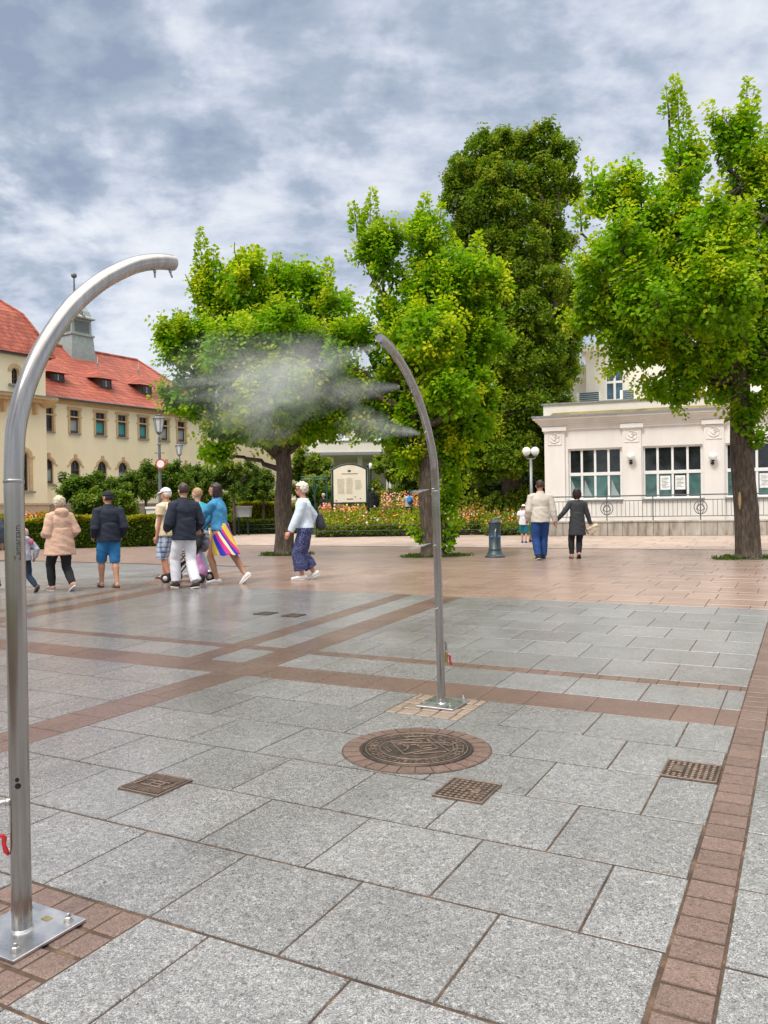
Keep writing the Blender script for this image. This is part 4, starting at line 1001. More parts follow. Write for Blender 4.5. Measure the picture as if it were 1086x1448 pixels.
def glassmat(name, c, r=.06): 
    t = NT(name); g = t.new('NewGeometry'); nz = t.noise(g.outputs['Position'], .9, 4, .6, 1.5)  # noise mottles the pane colour to stand in for reflections
    t.bsdf(t.ramp(nz, [(.35, tuple(x * .5 for x in c)), (.65, tuple(min(1, x * 1.6) for x in c))]), r, 0, t.bump(t.noise(g.outputs['Position'], 1.2, 2), .02, .15), Specular_IOR_Level=.6); return t.m
GDARK = glassmat('dark_glass', (.016, .019, .021)); GTEAL = plain('teal_blind', (.04, .30, .30), .35, 0, 2, .15); GPALE = plain('pale_blind', (.30, .36, .36), .35, 0, 2, .2); GREENG = glassmat('green_glass', (.055, .12, .11), .05)
t = NT('red_roof_tiles'); c = t.coord('Object'); sx_ = t.new('SeparateXYZ'); t.link(c, sx_.inputs[0])
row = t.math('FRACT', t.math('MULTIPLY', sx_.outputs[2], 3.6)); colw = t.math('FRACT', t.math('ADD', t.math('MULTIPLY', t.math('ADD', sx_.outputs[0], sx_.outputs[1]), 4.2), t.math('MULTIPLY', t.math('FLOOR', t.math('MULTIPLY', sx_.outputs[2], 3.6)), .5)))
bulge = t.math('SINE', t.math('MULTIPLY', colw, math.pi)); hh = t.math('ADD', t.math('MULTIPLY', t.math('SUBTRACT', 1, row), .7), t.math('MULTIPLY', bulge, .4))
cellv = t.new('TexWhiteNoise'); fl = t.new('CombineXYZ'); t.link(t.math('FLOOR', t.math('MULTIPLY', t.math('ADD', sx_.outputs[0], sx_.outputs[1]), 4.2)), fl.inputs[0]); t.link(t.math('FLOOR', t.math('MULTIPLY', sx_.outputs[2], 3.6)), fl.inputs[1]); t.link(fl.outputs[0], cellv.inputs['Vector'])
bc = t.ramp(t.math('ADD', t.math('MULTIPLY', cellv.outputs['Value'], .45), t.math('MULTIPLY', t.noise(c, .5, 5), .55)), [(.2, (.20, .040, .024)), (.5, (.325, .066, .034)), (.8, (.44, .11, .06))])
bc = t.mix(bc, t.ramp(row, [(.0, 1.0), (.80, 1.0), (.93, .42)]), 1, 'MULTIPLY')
t.bsdf(bc, .7, 0, t.bump(hh, .07, .8)); TILE = t.m
# --- yellow building
YB = Facade(at(52, 725, 55), math.atan2(.836, .548)); T = thing('yellow_building', 'long yellow two storey building with red tiled roof, dormers and grey roof lantern', 'building', YB.O, YB.ang)
ybuild = T
zE = YB.sz(52, 560)[1]; zR = 14.6; LEN = 17.5; DEP = 6.2
up = [(218, 270, 815, 938), (357, 403, 829, 950), (488, 537, 842, 960), (602, 647, 854, 966), (711, 752, 866, 975), (822, 860, 878, 984), (908, 947, 890, 992)]
cpx = lambda x, y: (x * .2763, 350 + y * .2763)
holes = []; wins = []
for i, (a, b, c0, c1) in enumerate(up):
    s0, zt = YB.sz(*cpx(a, c0)); s1, _ = YB.sz(*cpx(b, c0)); zb = YB.sz(*cpx(a, c1))[1]
    zt, zb = YB.sz(*cpx(218, 815))[1], YB.sz(*cpx(218, 938))[1]; holes.append((s0, s1, zb, zt)); wins.append((s0, s1, zb, zt, i))
arch_ = []
zt0, zb0 = YB.sz(70, 649)[1], YB.sz(70, 684)[1]
for cx_ in (249, 386, 524, 630, 742, 850, 950):
    s0 = YB.sz(*cpx(cx_ - 24, 1085))[0]; s1 = YB.sz(*cpx(cx_ + 24, 1085))[0]; holes.append((s0, s1, zb0, zt0)); arch_.append((s0, s1, zb0, zt0))
m = MB(); wall_grid(m, 0, LEN, 1.9, zE - .15, holes, 0, .28)
for s0, s1, z0_, z1_ in arch_: spandrel(m, s0, s1, z1_ - (s1 - s0) / 2, z1_, 0, .28)
m.add([(0, .30, 0), (LEN, .30, 0), (LEN, .30, zE), (0, .30, zE)], [(0, 1, 2, 3)]); m.add([(LEN, 0, 0), (LEN, DEP * 2, 0), (LEN, DEP * 2, zE), (LEN, 0, zE)], [(0, 1, 2, 3)])
m.build('wall', YEL, T)
m = MB(); m.bbox(-.05, LEN + .05, -.06, .25, 0, 1.82); m.bbox(-.1, LEN + .1, -.10, .25, 1.82, 1.93); m.build('plinth', plain('plinth_stone', (.33, .26, .22), .85, 0, 2, .2), T)
m = MB(); m.bbox(-.1, LEN + .2, -.12, .1, zE - .35, zE - .15); m.bbox(-.1, LEN + .3, -.30, .1, zE - .15, zE - .05); m.build('cornice', TRIMY, T)
m = MB(); m.smooth = True; m.tube([(-.1, -.50, zE - .02), (LEN + .4, -.50, zE - .02)], .085, 8); m.build('gutter', plain('gutter_lead', (.11, .10, .10), .5, .3), T)
m = MB(); e = zE - .03; o_ = .55
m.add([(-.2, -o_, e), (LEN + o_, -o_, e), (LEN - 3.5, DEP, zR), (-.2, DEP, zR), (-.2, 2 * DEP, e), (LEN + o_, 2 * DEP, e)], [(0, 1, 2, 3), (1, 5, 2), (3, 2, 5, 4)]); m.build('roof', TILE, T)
m = MB(); m.tube([(-.2, DEP, zR + .02), (LEN - 3.5, DEP, zR + .02)], .13, 8); m.tube([(LEN - 3.5, DEP, zR + .02), (LEN + o_, -o_, e + .02)], .10, 8); m.build('ridge_tiles', TILE, T)
def win(par, s0, s1, z0_, z1_, y, lower, mull=True, trim=True, arched=False):
    W = MB(); f = .07
    W.bbox(s0, s0 + f, y, y + .09, z0_, z1_); W.bbox(s1 - f, s1, y, y + .09, z0_, z1_); W.bbox(s0 + f, s1 - f, y, y + .09, z0_, z0_ + f); W.bbox(s0 + f, s1 - f, y, y + .09, z1_ - f, z1_)
    zm = z0_ + (z1_ - z0_) * .60; W.bbox(s0 + f, s1 - f, y - .01, y + .08, zm - .05, zm + .05)
    if mull: W.bbox((s0 + s1) / 2 - .03, (s0 + s1) / 2 + .03, y + .005, y + .08, zm + .05, z1_ - f)
    W.bbox(s0 + f, s1 - f, y - .02, y + .07, z0_ + f, z0_ + f + .14)
    fr = W.build('window', BROWNF, par)
    P = MB(); P.bbox(s0 + f, s1 - f, y + .055, y + .065, zm + .05, z1_ - f); P.build('upper_pane', GDARK, fr)
    P = MB(); P.bbox(s0 + f, s1 - f, y + .055, y + .065, z0_ + f, zm - .05); P.build('lower_pane', lower, fr)
    S = MB(); S.bbox(s0 - .12, s1 + .12, -.14, y, z0_ - .11, z0_ - .02); S.build('sill', SILL, fr)
    if trim:
        Q = MB(); q = .16
        Q.bbox(s0 - q, s0, -.05, .02, z0_, z1_); Q.bbox(s1, s1 + q, -.05, .02, z0_, z1_); Q.bbox(s0 - q - .06, s1 + q + .06, -.08, .02, z1_, z1_ + .20); Q.bbox(s0 - q - .10, s1 + q + .10, -.06, .02, z1_ - .55, z1_ - .45)
        Q.build('surround', TRIMY, fr)
    return fr
for s0, s1, z0_, z1_, i in wins: win(T, s0, s1, z0_, z1_, .14, (GPALE, GPALE, GTEAL, GTEAL, GTEAL, GPALE, GPALE)[i] if i else GDARK)
for i, (s0, s1, z0_, z1_) in enumerate(arch_):
    fr = win(T, s0, s1, z0_, z1_, .16, GPALE if i % 3 == 0 else GDARK, True, False)
    Q = MB(); cx_, r_ = (s0 + s1) / 2, (s1 - s0) / 2; zc = z1_ - r_
    for k_ in range(12):
        a0, a1 = math.pi * k_ / 12, math.pi * (k_ + 1) / 12; P = [(cx_ + rr * math.cos(a), zc + rr * math.sin(a)) for rr, a in ((r_ + .01, a0), (r_ + .17, a0), (r_ + .17, a1), (r_ + .01, a1))]
        Q.prismY(P, -.05, .02)
    Q.bbox(cx_ - .10, cx_ + .10, -.10, .02, z1_ + .10, z1_ + .42); Q.bbox(s0 - .30, s0 - .18, -.05, .02, zc - .12, zc + .0); Q.bbox(s1 + .18, s1 + .30, -.05, .02, zc - .12, zc + .0)
    Q.build('surround', TRIMY, fr)
# dormers
DW = plain('dormer_wood', (.085, .055, .045), .8, 0, 10, .35)
slope = (zR - e) / (DEP + o_)
def dormer(cxp, eave_y, box0, box1, yb, apex_y):
    # find depth where box bottom meets the roof
    yo = 1.2
    for _ in range(12):
        s_, z_b = YB.sz(*cpx(cxp, yb), yo); yo = (z_b - e) / slope - o_
    s0, s1 = YB.sz(*cpx(box0, yb), yo)[0], YB.sz(*cpx(box1, yb), yo)[0]; zt = YB.sz(*cpx(cxp, eave_y), yo)[1]; za = YB.sz(*cpx(cxp, apex_y), yo + .9)[1]; zb_ = z_b
    s0, s1 = (s0 + s1) / 2 - .55, (s0 + s1) / 2 + .55
    m = MB(); m.bbox(s0, s1, yo, yo + 2.6, zb_ - .05, zt); b = m.build('dormer', DW, T)
    m = MB(); m.bbox(s0 + .18, s1 - .18, yo - .03, yo, zb_ + .12, zt - .12); w_ = m.build('dormer_window', GDARK, b)
    m = MB(); m.bbox((s0 + s1) / 2 - .03, (s0 + s1) / 2 + .03, yo - .05, yo - .03, zb_ + .12, zt - .12); m.build('glazing_bar', CREAM, b)
    m = MB(); q = .42; sm_ = (s0 + s1) / 2
    m.add([(s0 - q, yo - q, zt - .05), (s1 + q, yo - q, zt - .05), (s1 + q, yo + 2.4, zt + .25), (s0 - q, yo + 2.4, zt + .25), (sm_, yo + .9, za), (sm_, yo + 3.2, za + .1)], [(0, 1, 4), (1, 2, 5, 4), (3, 0, 4, 5), (0, 3, 2, 1)])
    m.build('dormer_roof', TILE, b)
    m = MB(); m.smooth = True; m.lathe([(.05, za - .1), (.05, za + .25), (.09, za + .32), (.04, za + .42), (.02, za + .85), (.0, za + .9)], 10, (sm_, yo + .95, 0), caps=False); m.build('finial', plain('zinc_finial', (.35, .35, .36), .5, .4), b)
for a in ((292, 640, 262, 330, 688, 575), (540, 672, 498, 584, 722, 620), (748, 705, 712, 788, 754, 652)): dormer(*a)
# roof lantern with louvres
COPP = plain('grey_green_copper', (.30, .35, .33), .55, .1, 4, .15)
yo = DEP - .3; scx = YB.sz(106, 470, yo)[0]; Z = lambda y: YB.sz(106, y, yo)[1]
def sqring(m, rows): 
    vs = []; n = len(rows)
    for r_, z in rows: vs += [(scx - r_, yo - r_, z), (scx + r_, yo - r_, z), (scx + r_, yo + r_, z), (scx - r_, yo + r_, z)]
    m.add(vs, [(i * 4 + k_, i * 4 + (k_ + 1) % 4, (i + 1) * 4 + (k_ + 1) % 4, (i + 1) * 4 + k_) for i in range(n - 1) for k_ in range(4)] + [tuple(range(n * 4 - 4, n * 4))])
hw = (YB.sz(127, 470, yo)[0] - YB.sz(86, 470, yo)[0]) / 2 / 1.45
m = MB(); sqring(m, [(hw * 1.22, Z(520) - 1), (hw * 1.16, Z(500)), (hw * 1.06, Z(478)), (hw * 1.16, Z(477)), (hw * 1.16, Z(474.5)), (hw * .98, Z(473.5)), (hw * .94, Z(454)), (hw * 1.22, Z(452.5)), (hw * 1.20, Z(450.5)), (hw * .98, Z(448)), (hw * .86, Z(441)), (hw * .62, Z(434)), (hw * .25, Z(428)), (hw * .08, Z(424))])
cup = m.build('roof_lantern', COPP, T)
m = MB(); z0_, z1_ = Z(472), Z(456)
for k_ in range(9):
    z = z0_ + (z1_ - z0_) * (k_ + .5) / 9
    m.box((scx, yo - hw * .97, z), (hw * 1.45, .10, .05)); m.box((scx - hw * .97, yo, z), (.10, hw * 1.45, .05))
m.build('louvres', plain('louvre_grey', (.17, .20, .19), .6), cup)  # slats in one even grey-green, darker than the casing
m = MB(); m.smooth = True; m.lathe([(.16, Z(428)), (.09, Z(415)), (.06, Z(398)), (.05, Z(394)), (.19, Z(392.5)), (.24, Z(390)), (.19, Z(387.5)), (.03, Z(386)), (.0, Z(385))], 12, (scx, yo, 0), caps=False); m.build('spire', plain('spire_lead', (.14, .16, .17), .5, .4), cup)
# projecting bay with bell roof at the left
YF = -1.5; zb1 = YB.sz(40, 505, YF)[1]; sr = -.15; SL = -13
bh = []; s0 = YB.sz(27.5, 660, YF)[0]; s1 = YB.sz(40.5, 660, YF)[0]; zt_ = YB.sz(34, 638, YF)[1]; zl_ = YB.sz(34, 694, YF)[1]; bh.append((s0, s1, zl_, zt_))
s2 = YB.sz(16.5, 530, YF)[0]; s3 = YB.sz(26, 530, YF)[0]; zt2 = YB.sz(20, 520, YF)[1]; zl2 = YB.sz(20, 543, YF)[1]; bh.append((s2, s3, zl2, zt2))
m = MB(); wall_grid(m, SL, sr, 1.9, zb1, bh, YF, .3)
for q in bh: spandrel(m, q[0], q[1], q[3] - (q[1] - q[0]) / 2, q[3], YF, YF + .3)
m.add([(sr, YF, 0), (sr, 3, 0), (sr, 3, zb1), (sr, YF, zb1)], [(0, 1, 2, 3)]); m.add([(SL, YF + .32, 0), (sr - .01, YF + .32, 0), (sr - .01, YF + .32, zb1), (SL, YF + .32, zb1)], [(0, 1, 2, 3)])
bay = m.build('bay_wall', YEL, T)
m = MB(); m.bbox(SL, sr + .06, YF - .08, .1, 0, 1.82); m.bbox(SL, sr + .12, YF - .14, .1, 1.82, 1.95); m.build('bay_plinth', plain('bay_plinth_stone', (.50, .36, .24), .85), T)
for q, lo in zip(bh, (GPALE, GDARK)):
    f_ = MB(); y = YF + .16
    a, b, z0_, z1_ = q
    for X0, X1, Z0_, Z1_ in ((a, a + .08, z0_, z1_), (b - .08, b, z0_, z1_), ((a + b) / 2 - .04, (a + b) / 2 + .04, z0_, z1_), (a, b, z0_ + (z1_ - z0_) * .62, z0_ + (z1_ - z0_) * .62 + .09), (a, b, z0_, z0_ + .09), (a, b, z0_ + (z1_ - z0_) * .3, z0_ + (z1_ - z0_) * .3 + .06)): f_.bbox(X0, X1, y, y + .08, Z0_, Z1_)
    w_ = f_.build('window', BROWNF, bay); P = MB(); P.bbox(a, b, y + .09, y + .10, z0_, z1_); P.build('pane', GDARK, w_)
    Q = MB(); cx_, r_ = (a + b) / 2, (b - a) / 2; zc = z1_ - r_
    for k_ in range(12):
        a0, a1 = math.pi * k_ / 12, math.pi * (k_ + 1) / 12; Q.prismY([(cx_ + rr * math.cos(an), zc + rr * math.sin(an)) for rr, an in ((r_ + .01, a0), (r_ + .26, a0), (r_ + .26, a1), (r_ + .01, a1))], YF - .08, YF + .02)
    Q.bbox(b + .01, b + .26, YF - .08, YF + .02, z0_, zc); Q.bbox(b - .02, b + .40, YF - .12, YF + .02, zc - .10, zc + .02); Q.build('surround', TRIMY, w_)
    S = MB(); S.bbox(a - .25, b + .35, YF - .25, YF + .12, z0_ - .16, z0_ - .02); S.build('sill', SILL, w_)
bz = YB.sz(40, 563, YF - .6)[1]
m = MB(); m.bbox(SL, sr + .1, YF - .95, YF, bz, bz + .16); m.bbox(SL, sr - .05, YF - .75, YF, bz - .22, bz)
m.smooth = True; m.lathe([(.0, bz - .50), (.25, bz - .42), (.55, bz - .18), (.70, bz - .05), (.74, bz + .1), (.74, bz + .17)], 20, (sr - .1, YF - .25, 0)); m.smooth = False
for sx__ in (sr - 3.2, sr - .95):
    m.prismY([(sx__ - .12, bz - .22), (sx__ + .12, bz - .22), (sx__ + .06, bz - 1.0), (sx__ - .06, bz - 1.0)], YF - .45, YF)
m.build('balcony', TRIMY, T)
m = MB(); m.bbox(SL, sr + .15, YF - 1.0, YF - .0, bz + .16, bz + .22); m.build('balcony_flashing', SILL, T)
m = MB(); m.bbox(SL, sr + .25, YF - .30, .4, zb1 - .02, zb1 + .14); m.build('bay_gutter', plain('gutter_lead', (.11, .10, .10)), T)
rows_ = [(0.0 - .45, zb1 + .10), (-.05, YB.sz(41, 486, YF + .5)[1]), (.55, YB.sz(32, 462, YF + 1)[1]), (1.0, YB.sz(25, 446, YF + 1.5)[1]), (2.0, YB.sz(10, 430, YF + 2.4)[1]), (3.0, YB.sz(0, 421, YF + 3)[1]), (4.4, YB.sz(0, 421, YF + 3)[1] + 1.2)]
vs = []; 
for ins, z in rows_: vs += [(SL + ins * 1.0, YF + ins, z), (sr - ins, YF + ins, z), (sr - ins, YF + 11 - ins, z), (SL + ins, YF + 11 - ins, z)]
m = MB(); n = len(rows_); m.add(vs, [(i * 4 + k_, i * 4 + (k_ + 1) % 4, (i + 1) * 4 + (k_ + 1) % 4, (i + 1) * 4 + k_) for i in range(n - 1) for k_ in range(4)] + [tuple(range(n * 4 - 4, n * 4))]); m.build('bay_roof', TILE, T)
m = MB(); m.tube([(sr - i_, YF + i_, z + .03) for i_, z in rows_], .10, 8); m.build('hip_tiles', TILE, T)
# lower pale wing continuing to the right
m = MB(); sW = LEN + .02; m.bbox(sW, sW + 16, 1.0, 8, 0, zE - .9); m.bbox(sW, sW + 16.2, .85, 8, zE - .9, zE - .75); m.build('side_wing', plaster('wing_plaster', (.78, .66, .44)), T)

# --- white pavilion
WP = Facade(at(771, 714, 35), rad(-19.0)); T = thing('white_pavilion', 'single storey white pavilion with large windows, pilasters and a wide cornice', 'building', WP.O, WP.ang)
Zw = lambda y, x=771: WP.sz(x, y)[1]
Sx = lambda x, y=650: WP.sz(x, y)[0]
RW = Sx(1086) + 4.5; zc0, zc1 = Zw(607.5), Zw(594)
wt_, wb_ = Zw(635, 803), Zw(707, 803)
W = [(Sx(803.5), Sx(879.5)), (Sx(909), Sx(994)), (Sx(1026), Sx(1026) + (Sx(994) - Sx(909)))]
PIL = [(Sx(771), Sx(799)), (Sx(880.5), Sx(907)), (Sx(995.5), Sx(1024))]
PW = W[1][1] - W[1][0]; PIL.append((W[2][1] + .05, W[2][1] + 1.0)); W.append((W[2][1] + 1.05, W[2][1] + 1.05 + PW))
m = MB(); wall_grid(m, 0, RW, .4, zc1 - .1, [(a, b, wb_, wt_) for a, b in W], 0, .30)
m.add([(0, 0, .4), (0, 9, .4), (0, 9, zc1), (0, 0, zc1)], [(3, 2, 1, 0)]); m.build('wall', WHITEP, T)
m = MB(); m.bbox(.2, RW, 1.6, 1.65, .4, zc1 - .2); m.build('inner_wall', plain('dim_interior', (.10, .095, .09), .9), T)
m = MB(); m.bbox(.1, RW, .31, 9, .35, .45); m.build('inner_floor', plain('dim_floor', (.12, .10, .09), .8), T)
for a, b in PIL:
    m = MB(); m.bbox(a, b, -.10, -.002, .4, zc0 - .18); m.bbox(a - .04, b + .04, -.13, -.002, zc0 - .18, zc0 - .10); m.bbox(a - .09, b + .09, -.20, -.002, zc0 - .10, zc0 + .08)
    pl = m.build('pilaster', WHITEP, T)
    cz, cx_, hw = Zw(620.5), (a + b) / 2, .30
    m = MB()
    for q in ((cx_ - hw, cx_ + hw, cz + hw - .03, cz + hw), (cx_ - hw, cx_ + hw, cz - hw, cz - hw + .03), (cx_ - hw, cx_ - hw + .03, cz - hw + .03, cz + hw - .03), (cx_ + hw - .03, cx_ + hw, cz - hw + .03, cz + hw - .03)): m.bbox(q[0], q[1], -.13, -.10, q[2], q[3])
    m.smooth = True
    for P in ([(-.20, -.06), (-.16, -.16), (0, -.21), (.15, -.15), (.20, -.04)], [(-.10, .16), (0, .19), (.08, .14), (.0, .08), (.12, .02), (.02, -.03)], [(.12, .16), (.2, .08), (.17, .0)], [(-.14, .04), (-.04, -.08), (.06, -.10)]):
        m.tube([(cx_ + p[0], -.115, cz + p[1]) for p in P], .022, 6)
    m.build('relief_panel', WHITEP, pl)
m = MB(); m.bbox(-.05, RW, -.06, -.003, zc0 + .10, zc0 + .16)
for k_ in range(6):
    q = k_ / 5; m.bbox(-.08 - .36 * q ** 1.5, RW, -.08 - .36 * q ** 1.5, .2, zc1 - .48 + .09 * k_, zc1 - .39 + .09 * k_)
m.build('cornice', WHITEP, T)
m = MB(); m.bbox(-.49, RW, -.50, .6, zc1 + .06, zc1 + .13); m.build('cornice_flashing', plain('flashing_zinc', (.30, .30, .30), .5, .5), T)
m = MB()
m.add([(.3, -.40, zc1 + .135), (RW, -.40, zc1 + .135), (RW, -.05, zc1 + .28), (.4, -.05, zc1 + .28)], [(0, 1, 2, 3)]); m.build('mossy_ledge', plain('moss', (.21, .17, .065), .95, 0, 1.3, .5, .02, 30), T)
zp0, zp1 = zc1 + .13, Zw(573.5)
m = MB(); m.bbox(-.02, RW, -.03, .25, zp0, zp1); m.bbox(-.02, RW, .0, 9, zp0, zp0 + .05); m.build('parapet', CREAM, T)
m = MB(); m.bbox(-.10, RW, -.10, .33, zp1, zp1 + .07); m.build('parapet_coping', SILL, T)
WHF = plain('white_window_frame', (.80, .79, .77), .35, 0, 5, .04); PAPER = plain('paper_notice', (.80, .80, .78), .6)
for wi, (a, b) in enumerate(W):
    n = 4; zm = wb_ + (wt_ - wb_) * .5; y = .14; f = MB(); fw_ = .075
    f.bbox(a, b, y, y + .08, wt_ - fw_, wt_); f.bbox(a, b, y, y + .08, wb_, wb_ + fw_); f.bbox(a, b, y - .012, y + .09, zm - .07, zm + .07)
    for i in range(n + 1):
        x = a + (b - a) * i / n; x = min(max(x, a + fw_ / 2 + .002), b - fw_ / 2 - .002)
        for z0_, z1_ in ((wb_ + fw_, zm - .07), (zm + .07, wt_ - fw_)): f.bbox(x - fw_ * .62, x + fw_ * .62, y + .003, y + .077, z0_, z1_)
    fr = f.build('window', WHF, T)
    for i in range(n):
        x0, x1 = a + (b - a) * i / n, a + (b - a) * (i + 1) / n
        m = MB(); m.bbox(x0 + .03, x1 - .03, y + .03, y + .036, zm + .06, wt_ - .07); m.build('upper_pane', GDARK, fr)
        m = MB(); m.bbox(x0 + .03, x1 - .03, y + .03, y + .036, wb_ + .07, zm - .06); m.build('lower_pane', GDARK if (wi == 1 and i == 2) else GREENG, fr)
        if (wi == 1 and i in (1, 2)) or (wi == 2 and i in (1, 2)):
            m = MB(); m.bbox((x0 + x1) / 2 - .20, (x0 + x1) / 2 + .20, y + .018, y + .022, zm - .75, zm - .16); q = m.build('paper_notice', PAPER, fr)
            m = MB()
            for k_ in range(7): m.bbox((x0 + x1) / 2 - .14, (x0 + x1) / 2 + .14 - .05 * (k_ % 3), y + .014, y + .017, zm - .28 - .06 * k_, zm - .265 - .06 * k_)
            m.build('notice_lines', PRD, q)
        if wi == 0 and i in (1, 3, 0):
            m = MB(); m.add([(x0 + .08, y + .024, wb_ + .1), (x1 - .1, y + .024, wb_ + .1), (x1 - .30, y + .024, zm - .6), (x0 + .12, y + .024, zm - .25)], [(0, 1, 2, 3)]); m.build('drawn_curtain', GPALE, fr)
    S = MB(); S.bbox(a - .05, b + .05, -.10, y, wb_ - .07, wb_ - .005); S.build('sill', SILL, fr)
# rear storey
UB = Facade(at(803, 714, 42), rad(-19.0)); zt3 = UB.sz(803, 499)[1]
m = MB(); X0 = UB.O; T2_ = thing('white_upper_block', 'taller white block rising behind the pavilion roof, seen under the right maple', 'building', UB.O, UB.ang)
sw0, sw1 = UB.sz(856, 540)[0], UB.sz(882, 540)[0]; zw0, zw1 = UB.sz(868, 566)[1], UB.sz(868, 521)[1]; st_ = UB.sz(829, 540)[0]
wall_grid(m, st_, 16, 0, zt3, [(sw0, sw1, zw0, zw1)], 0, .25); m.add([(st_, 0, 0), (st_, 10, 0), (st_, 10, zt3), (st_, 0, zt3)], [(3, 2, 1, 0)]); m.bbox(0, st_ - .01, 1.2, 10, 0, zt3 - .5); m.bbox(st_ - .3, 16, -.3, 10, zt3, zt3 + .3); m.build('wall', CREAM, T2_)
f = MB(); y = .08; xm = (sw0 + sw1) / 2; zm = zw0 + (zw1 - zw0) * .58
for q in ((sw0, sw0 + .07, zw0, zw1), (sw1 - .07, sw1, zw0, zw1), (xm - .06, xm + .06, zw0, zw1)): f.bbox(q[0], q[1], y, y + .07, q[2], q[3])
for q in ((zw0, zw0 + .07), (zm - .06, zm + .06), (zw1 - .07, zw1)): f.bbox(sw0, sw1, y - .004, y + .066, *q)
fr = f.build('window', WHF, T2_); GBLUE = glassmat('blue_glass', (.04, .09, .13))
m = MB(); m.bbox(sw0, sw1, y + .04, y + .046, zw0, zw1); m.build('pane', GBLUE, fr)
for px0, px1 in ((816, 849), (877, 898)):
    a, b = UB.sz(px0, 562, -1)[0], UB.sz(px1, 562, -1)[0]; z0_, z1_ = UB.sz(830, 571, -1)[1], UB.sz(830, 557, -1)[1]
    AC = thing('rooftop_unit', 'louvred white rooftop unit left of the upper window' if px0 < 850 else 'louvred white rooftop unit right of the upper window', 'ventilation unit', UB.O + UB.d * a - UB.n * 1.2 + Vector((0, 0, zp0 + .05)), UB.ang, 'louvred units on the pavilion roof')
    z0_ -= zp0 + .05; z1_ -= zp0 + .05
    m = MB(); m.bbox(0, b - a, 0, .6, 0, z1_ + .06); m.build('casing', WHF, AC)
    m = MB()
    for k_ in range(5): m.bbox(.14, b - a - .06, -.03, -.002, z0_ + .08 + k_ * .10, z0_ + .14 + k_ * .10)
    m.build('louvres', plain('louvre_blue', (.04, .09, .12), .5), AC)
# wall lamps
for px, lb in ((892, 'round white globe wall lamp on the pilaster between the two left windows'), (1008, 'round white globe wall lamp on the pilaster right of the notices')):
    s_, z_g = WP.sz(px, 647, -.3); L_ = thing('wall_lamp', lb, 'wall lamp', WP.O + WP.d * s_ + Vector((0, 0, z_g)), WP.ang, 'globe wall lamps on the pavilion')
    m = MB(); m.smooth = True; m.ball((0, -.30, .05), .17, 20, 14); m.build('globe', OPAL, L_)
    m = MB(); m.smooth = True; m.tube(cat_pts([(0, -.10, -.22), (0, -.20, -.26), (0, -.30, -.22), (0, -.30, -.12)], 4), .025, 8); m.lathe([(.06, -.14), (.09, -.10), (.05, -.08)], 12, (0, -.30, 0)); m.ball((0, -.13, -.22), .07, 10, 8); m.build('bracket', IRONDK, L_)
# terrace wall and railing
TWF = Facade(Vector((at(775, 714, 33).x, 33, 0)), rad(-17.0)); ztw = .60; TL = 13
t = NT('stained_stone'); g = t.new('NewGeometry'); pos = g.outputs['Position']; nz = t.noise(t.mapping(pos, scale=(1, 1, .25)), 3.2, 6, .65, .4); rs_ = t.noise(t.mapping(pos, scale=(1, 1, .06), loc=(4, 1, 0)), 2.0, 4, .6)
c = t.ramp(nz, [(.32, (.20, .165, .13)), (.5, (.38, .34, .29)), (.68, (.50, .46, .41))]); c = t.mix(c, (.20, .13, .06), t.ramp(rs_, [(.58, 0), (.68, .75)])); t.bsdf(c, .9, 0, t.bump(nz, .02, .4)); STAIN = t.m
TW = thing('terrace_wall', 'low stained stone terrace wall below the iron railing', 'wall', TWF.O, TWF.ang)
m = MB(); n = 22
for i in range(n): m.cbox(((i + .5) * TL / n, .14, ztw / 2 - .03), (TL / n - .012, .28, ztw - .06), .012)
m.bbox(0, TL, .29, 2.3, 0, ztw - .02); m.build('stone_blocks', STAIN, TW); m = MB(); m.cbox((TL / 2, .14, ztw - .025), (TL + .1, .34, .07), .01); m.build('capstone', STAIN, TW)
RA = thing('terrace_railing', 'grey iron railing with round ornaments on the terrace wall', 'railing', TWF.O + Vector((0, 0, ztw + .01)), TWF.ang); RAILM = plain('railing_grey', (.13, .13, .13), .5, .4)
zt_r = TWF.sz(800, 703)[1] - ztw; zb_r = .16; m = MB(); y = .14
m.cbox((TL / 2, y, zt_r), (TL, .06, .05), .006)
for z in (zt_r - .20, zb_r): m.box((TL / 2, y, z), (TL, .025, .03))
m.build('rails', RAILM, RA)
orn = [TWF.sz(858, 718)[0], TWF.sz(991, 718)[0], TWF.sz(991, 718)[0] * 2 - TWF.sz(858, 718)[0]]
m = MB(); x = .1
while x < TL:
    if all(abs(x - o_) > .30 for o_ in orn): m.box((x, y, (zt_r - .2 + zb_r) / 2), (.018, .018, zt_r - .2 - zb_r))
    x += .165
m.build('balusters', RAILM, RA)
posts = sorted(orn + [(orn[0] + orn[1]) / 2, (orn[1] + orn[2]) / 2, .03, orn[0] / 2])
for x in posts: MB().bbox(x - .022, x + .022, y - .022, y + .022, 0, zt_r - .03).build('post', RAILM, RA)
for x in orn:
    m = MB(); zc = (zt_r - .2 + zb_r) / 2 + .02
    for r_ in (.24, .13): m.tube([(x + r_ * math.cos(a * math.pi / 12), y - .03, zc + r_ * math.sin(a * math.pi / 12) * (1.1 if r_ > .2 else 1)) for a in range(25)], .016, 6)
    for s_ in (-1, 1): m.tube([(x + s_ * .05, y - .03, zc - .25), (x + s_ * .16, y - .03, zc - .05), (x + s_ * .05, y - .03, zc + .08), (x + s_ * .10, y - .03, zc + .2)], .014, 6)
    m.build('ornament', RAILM, RA)
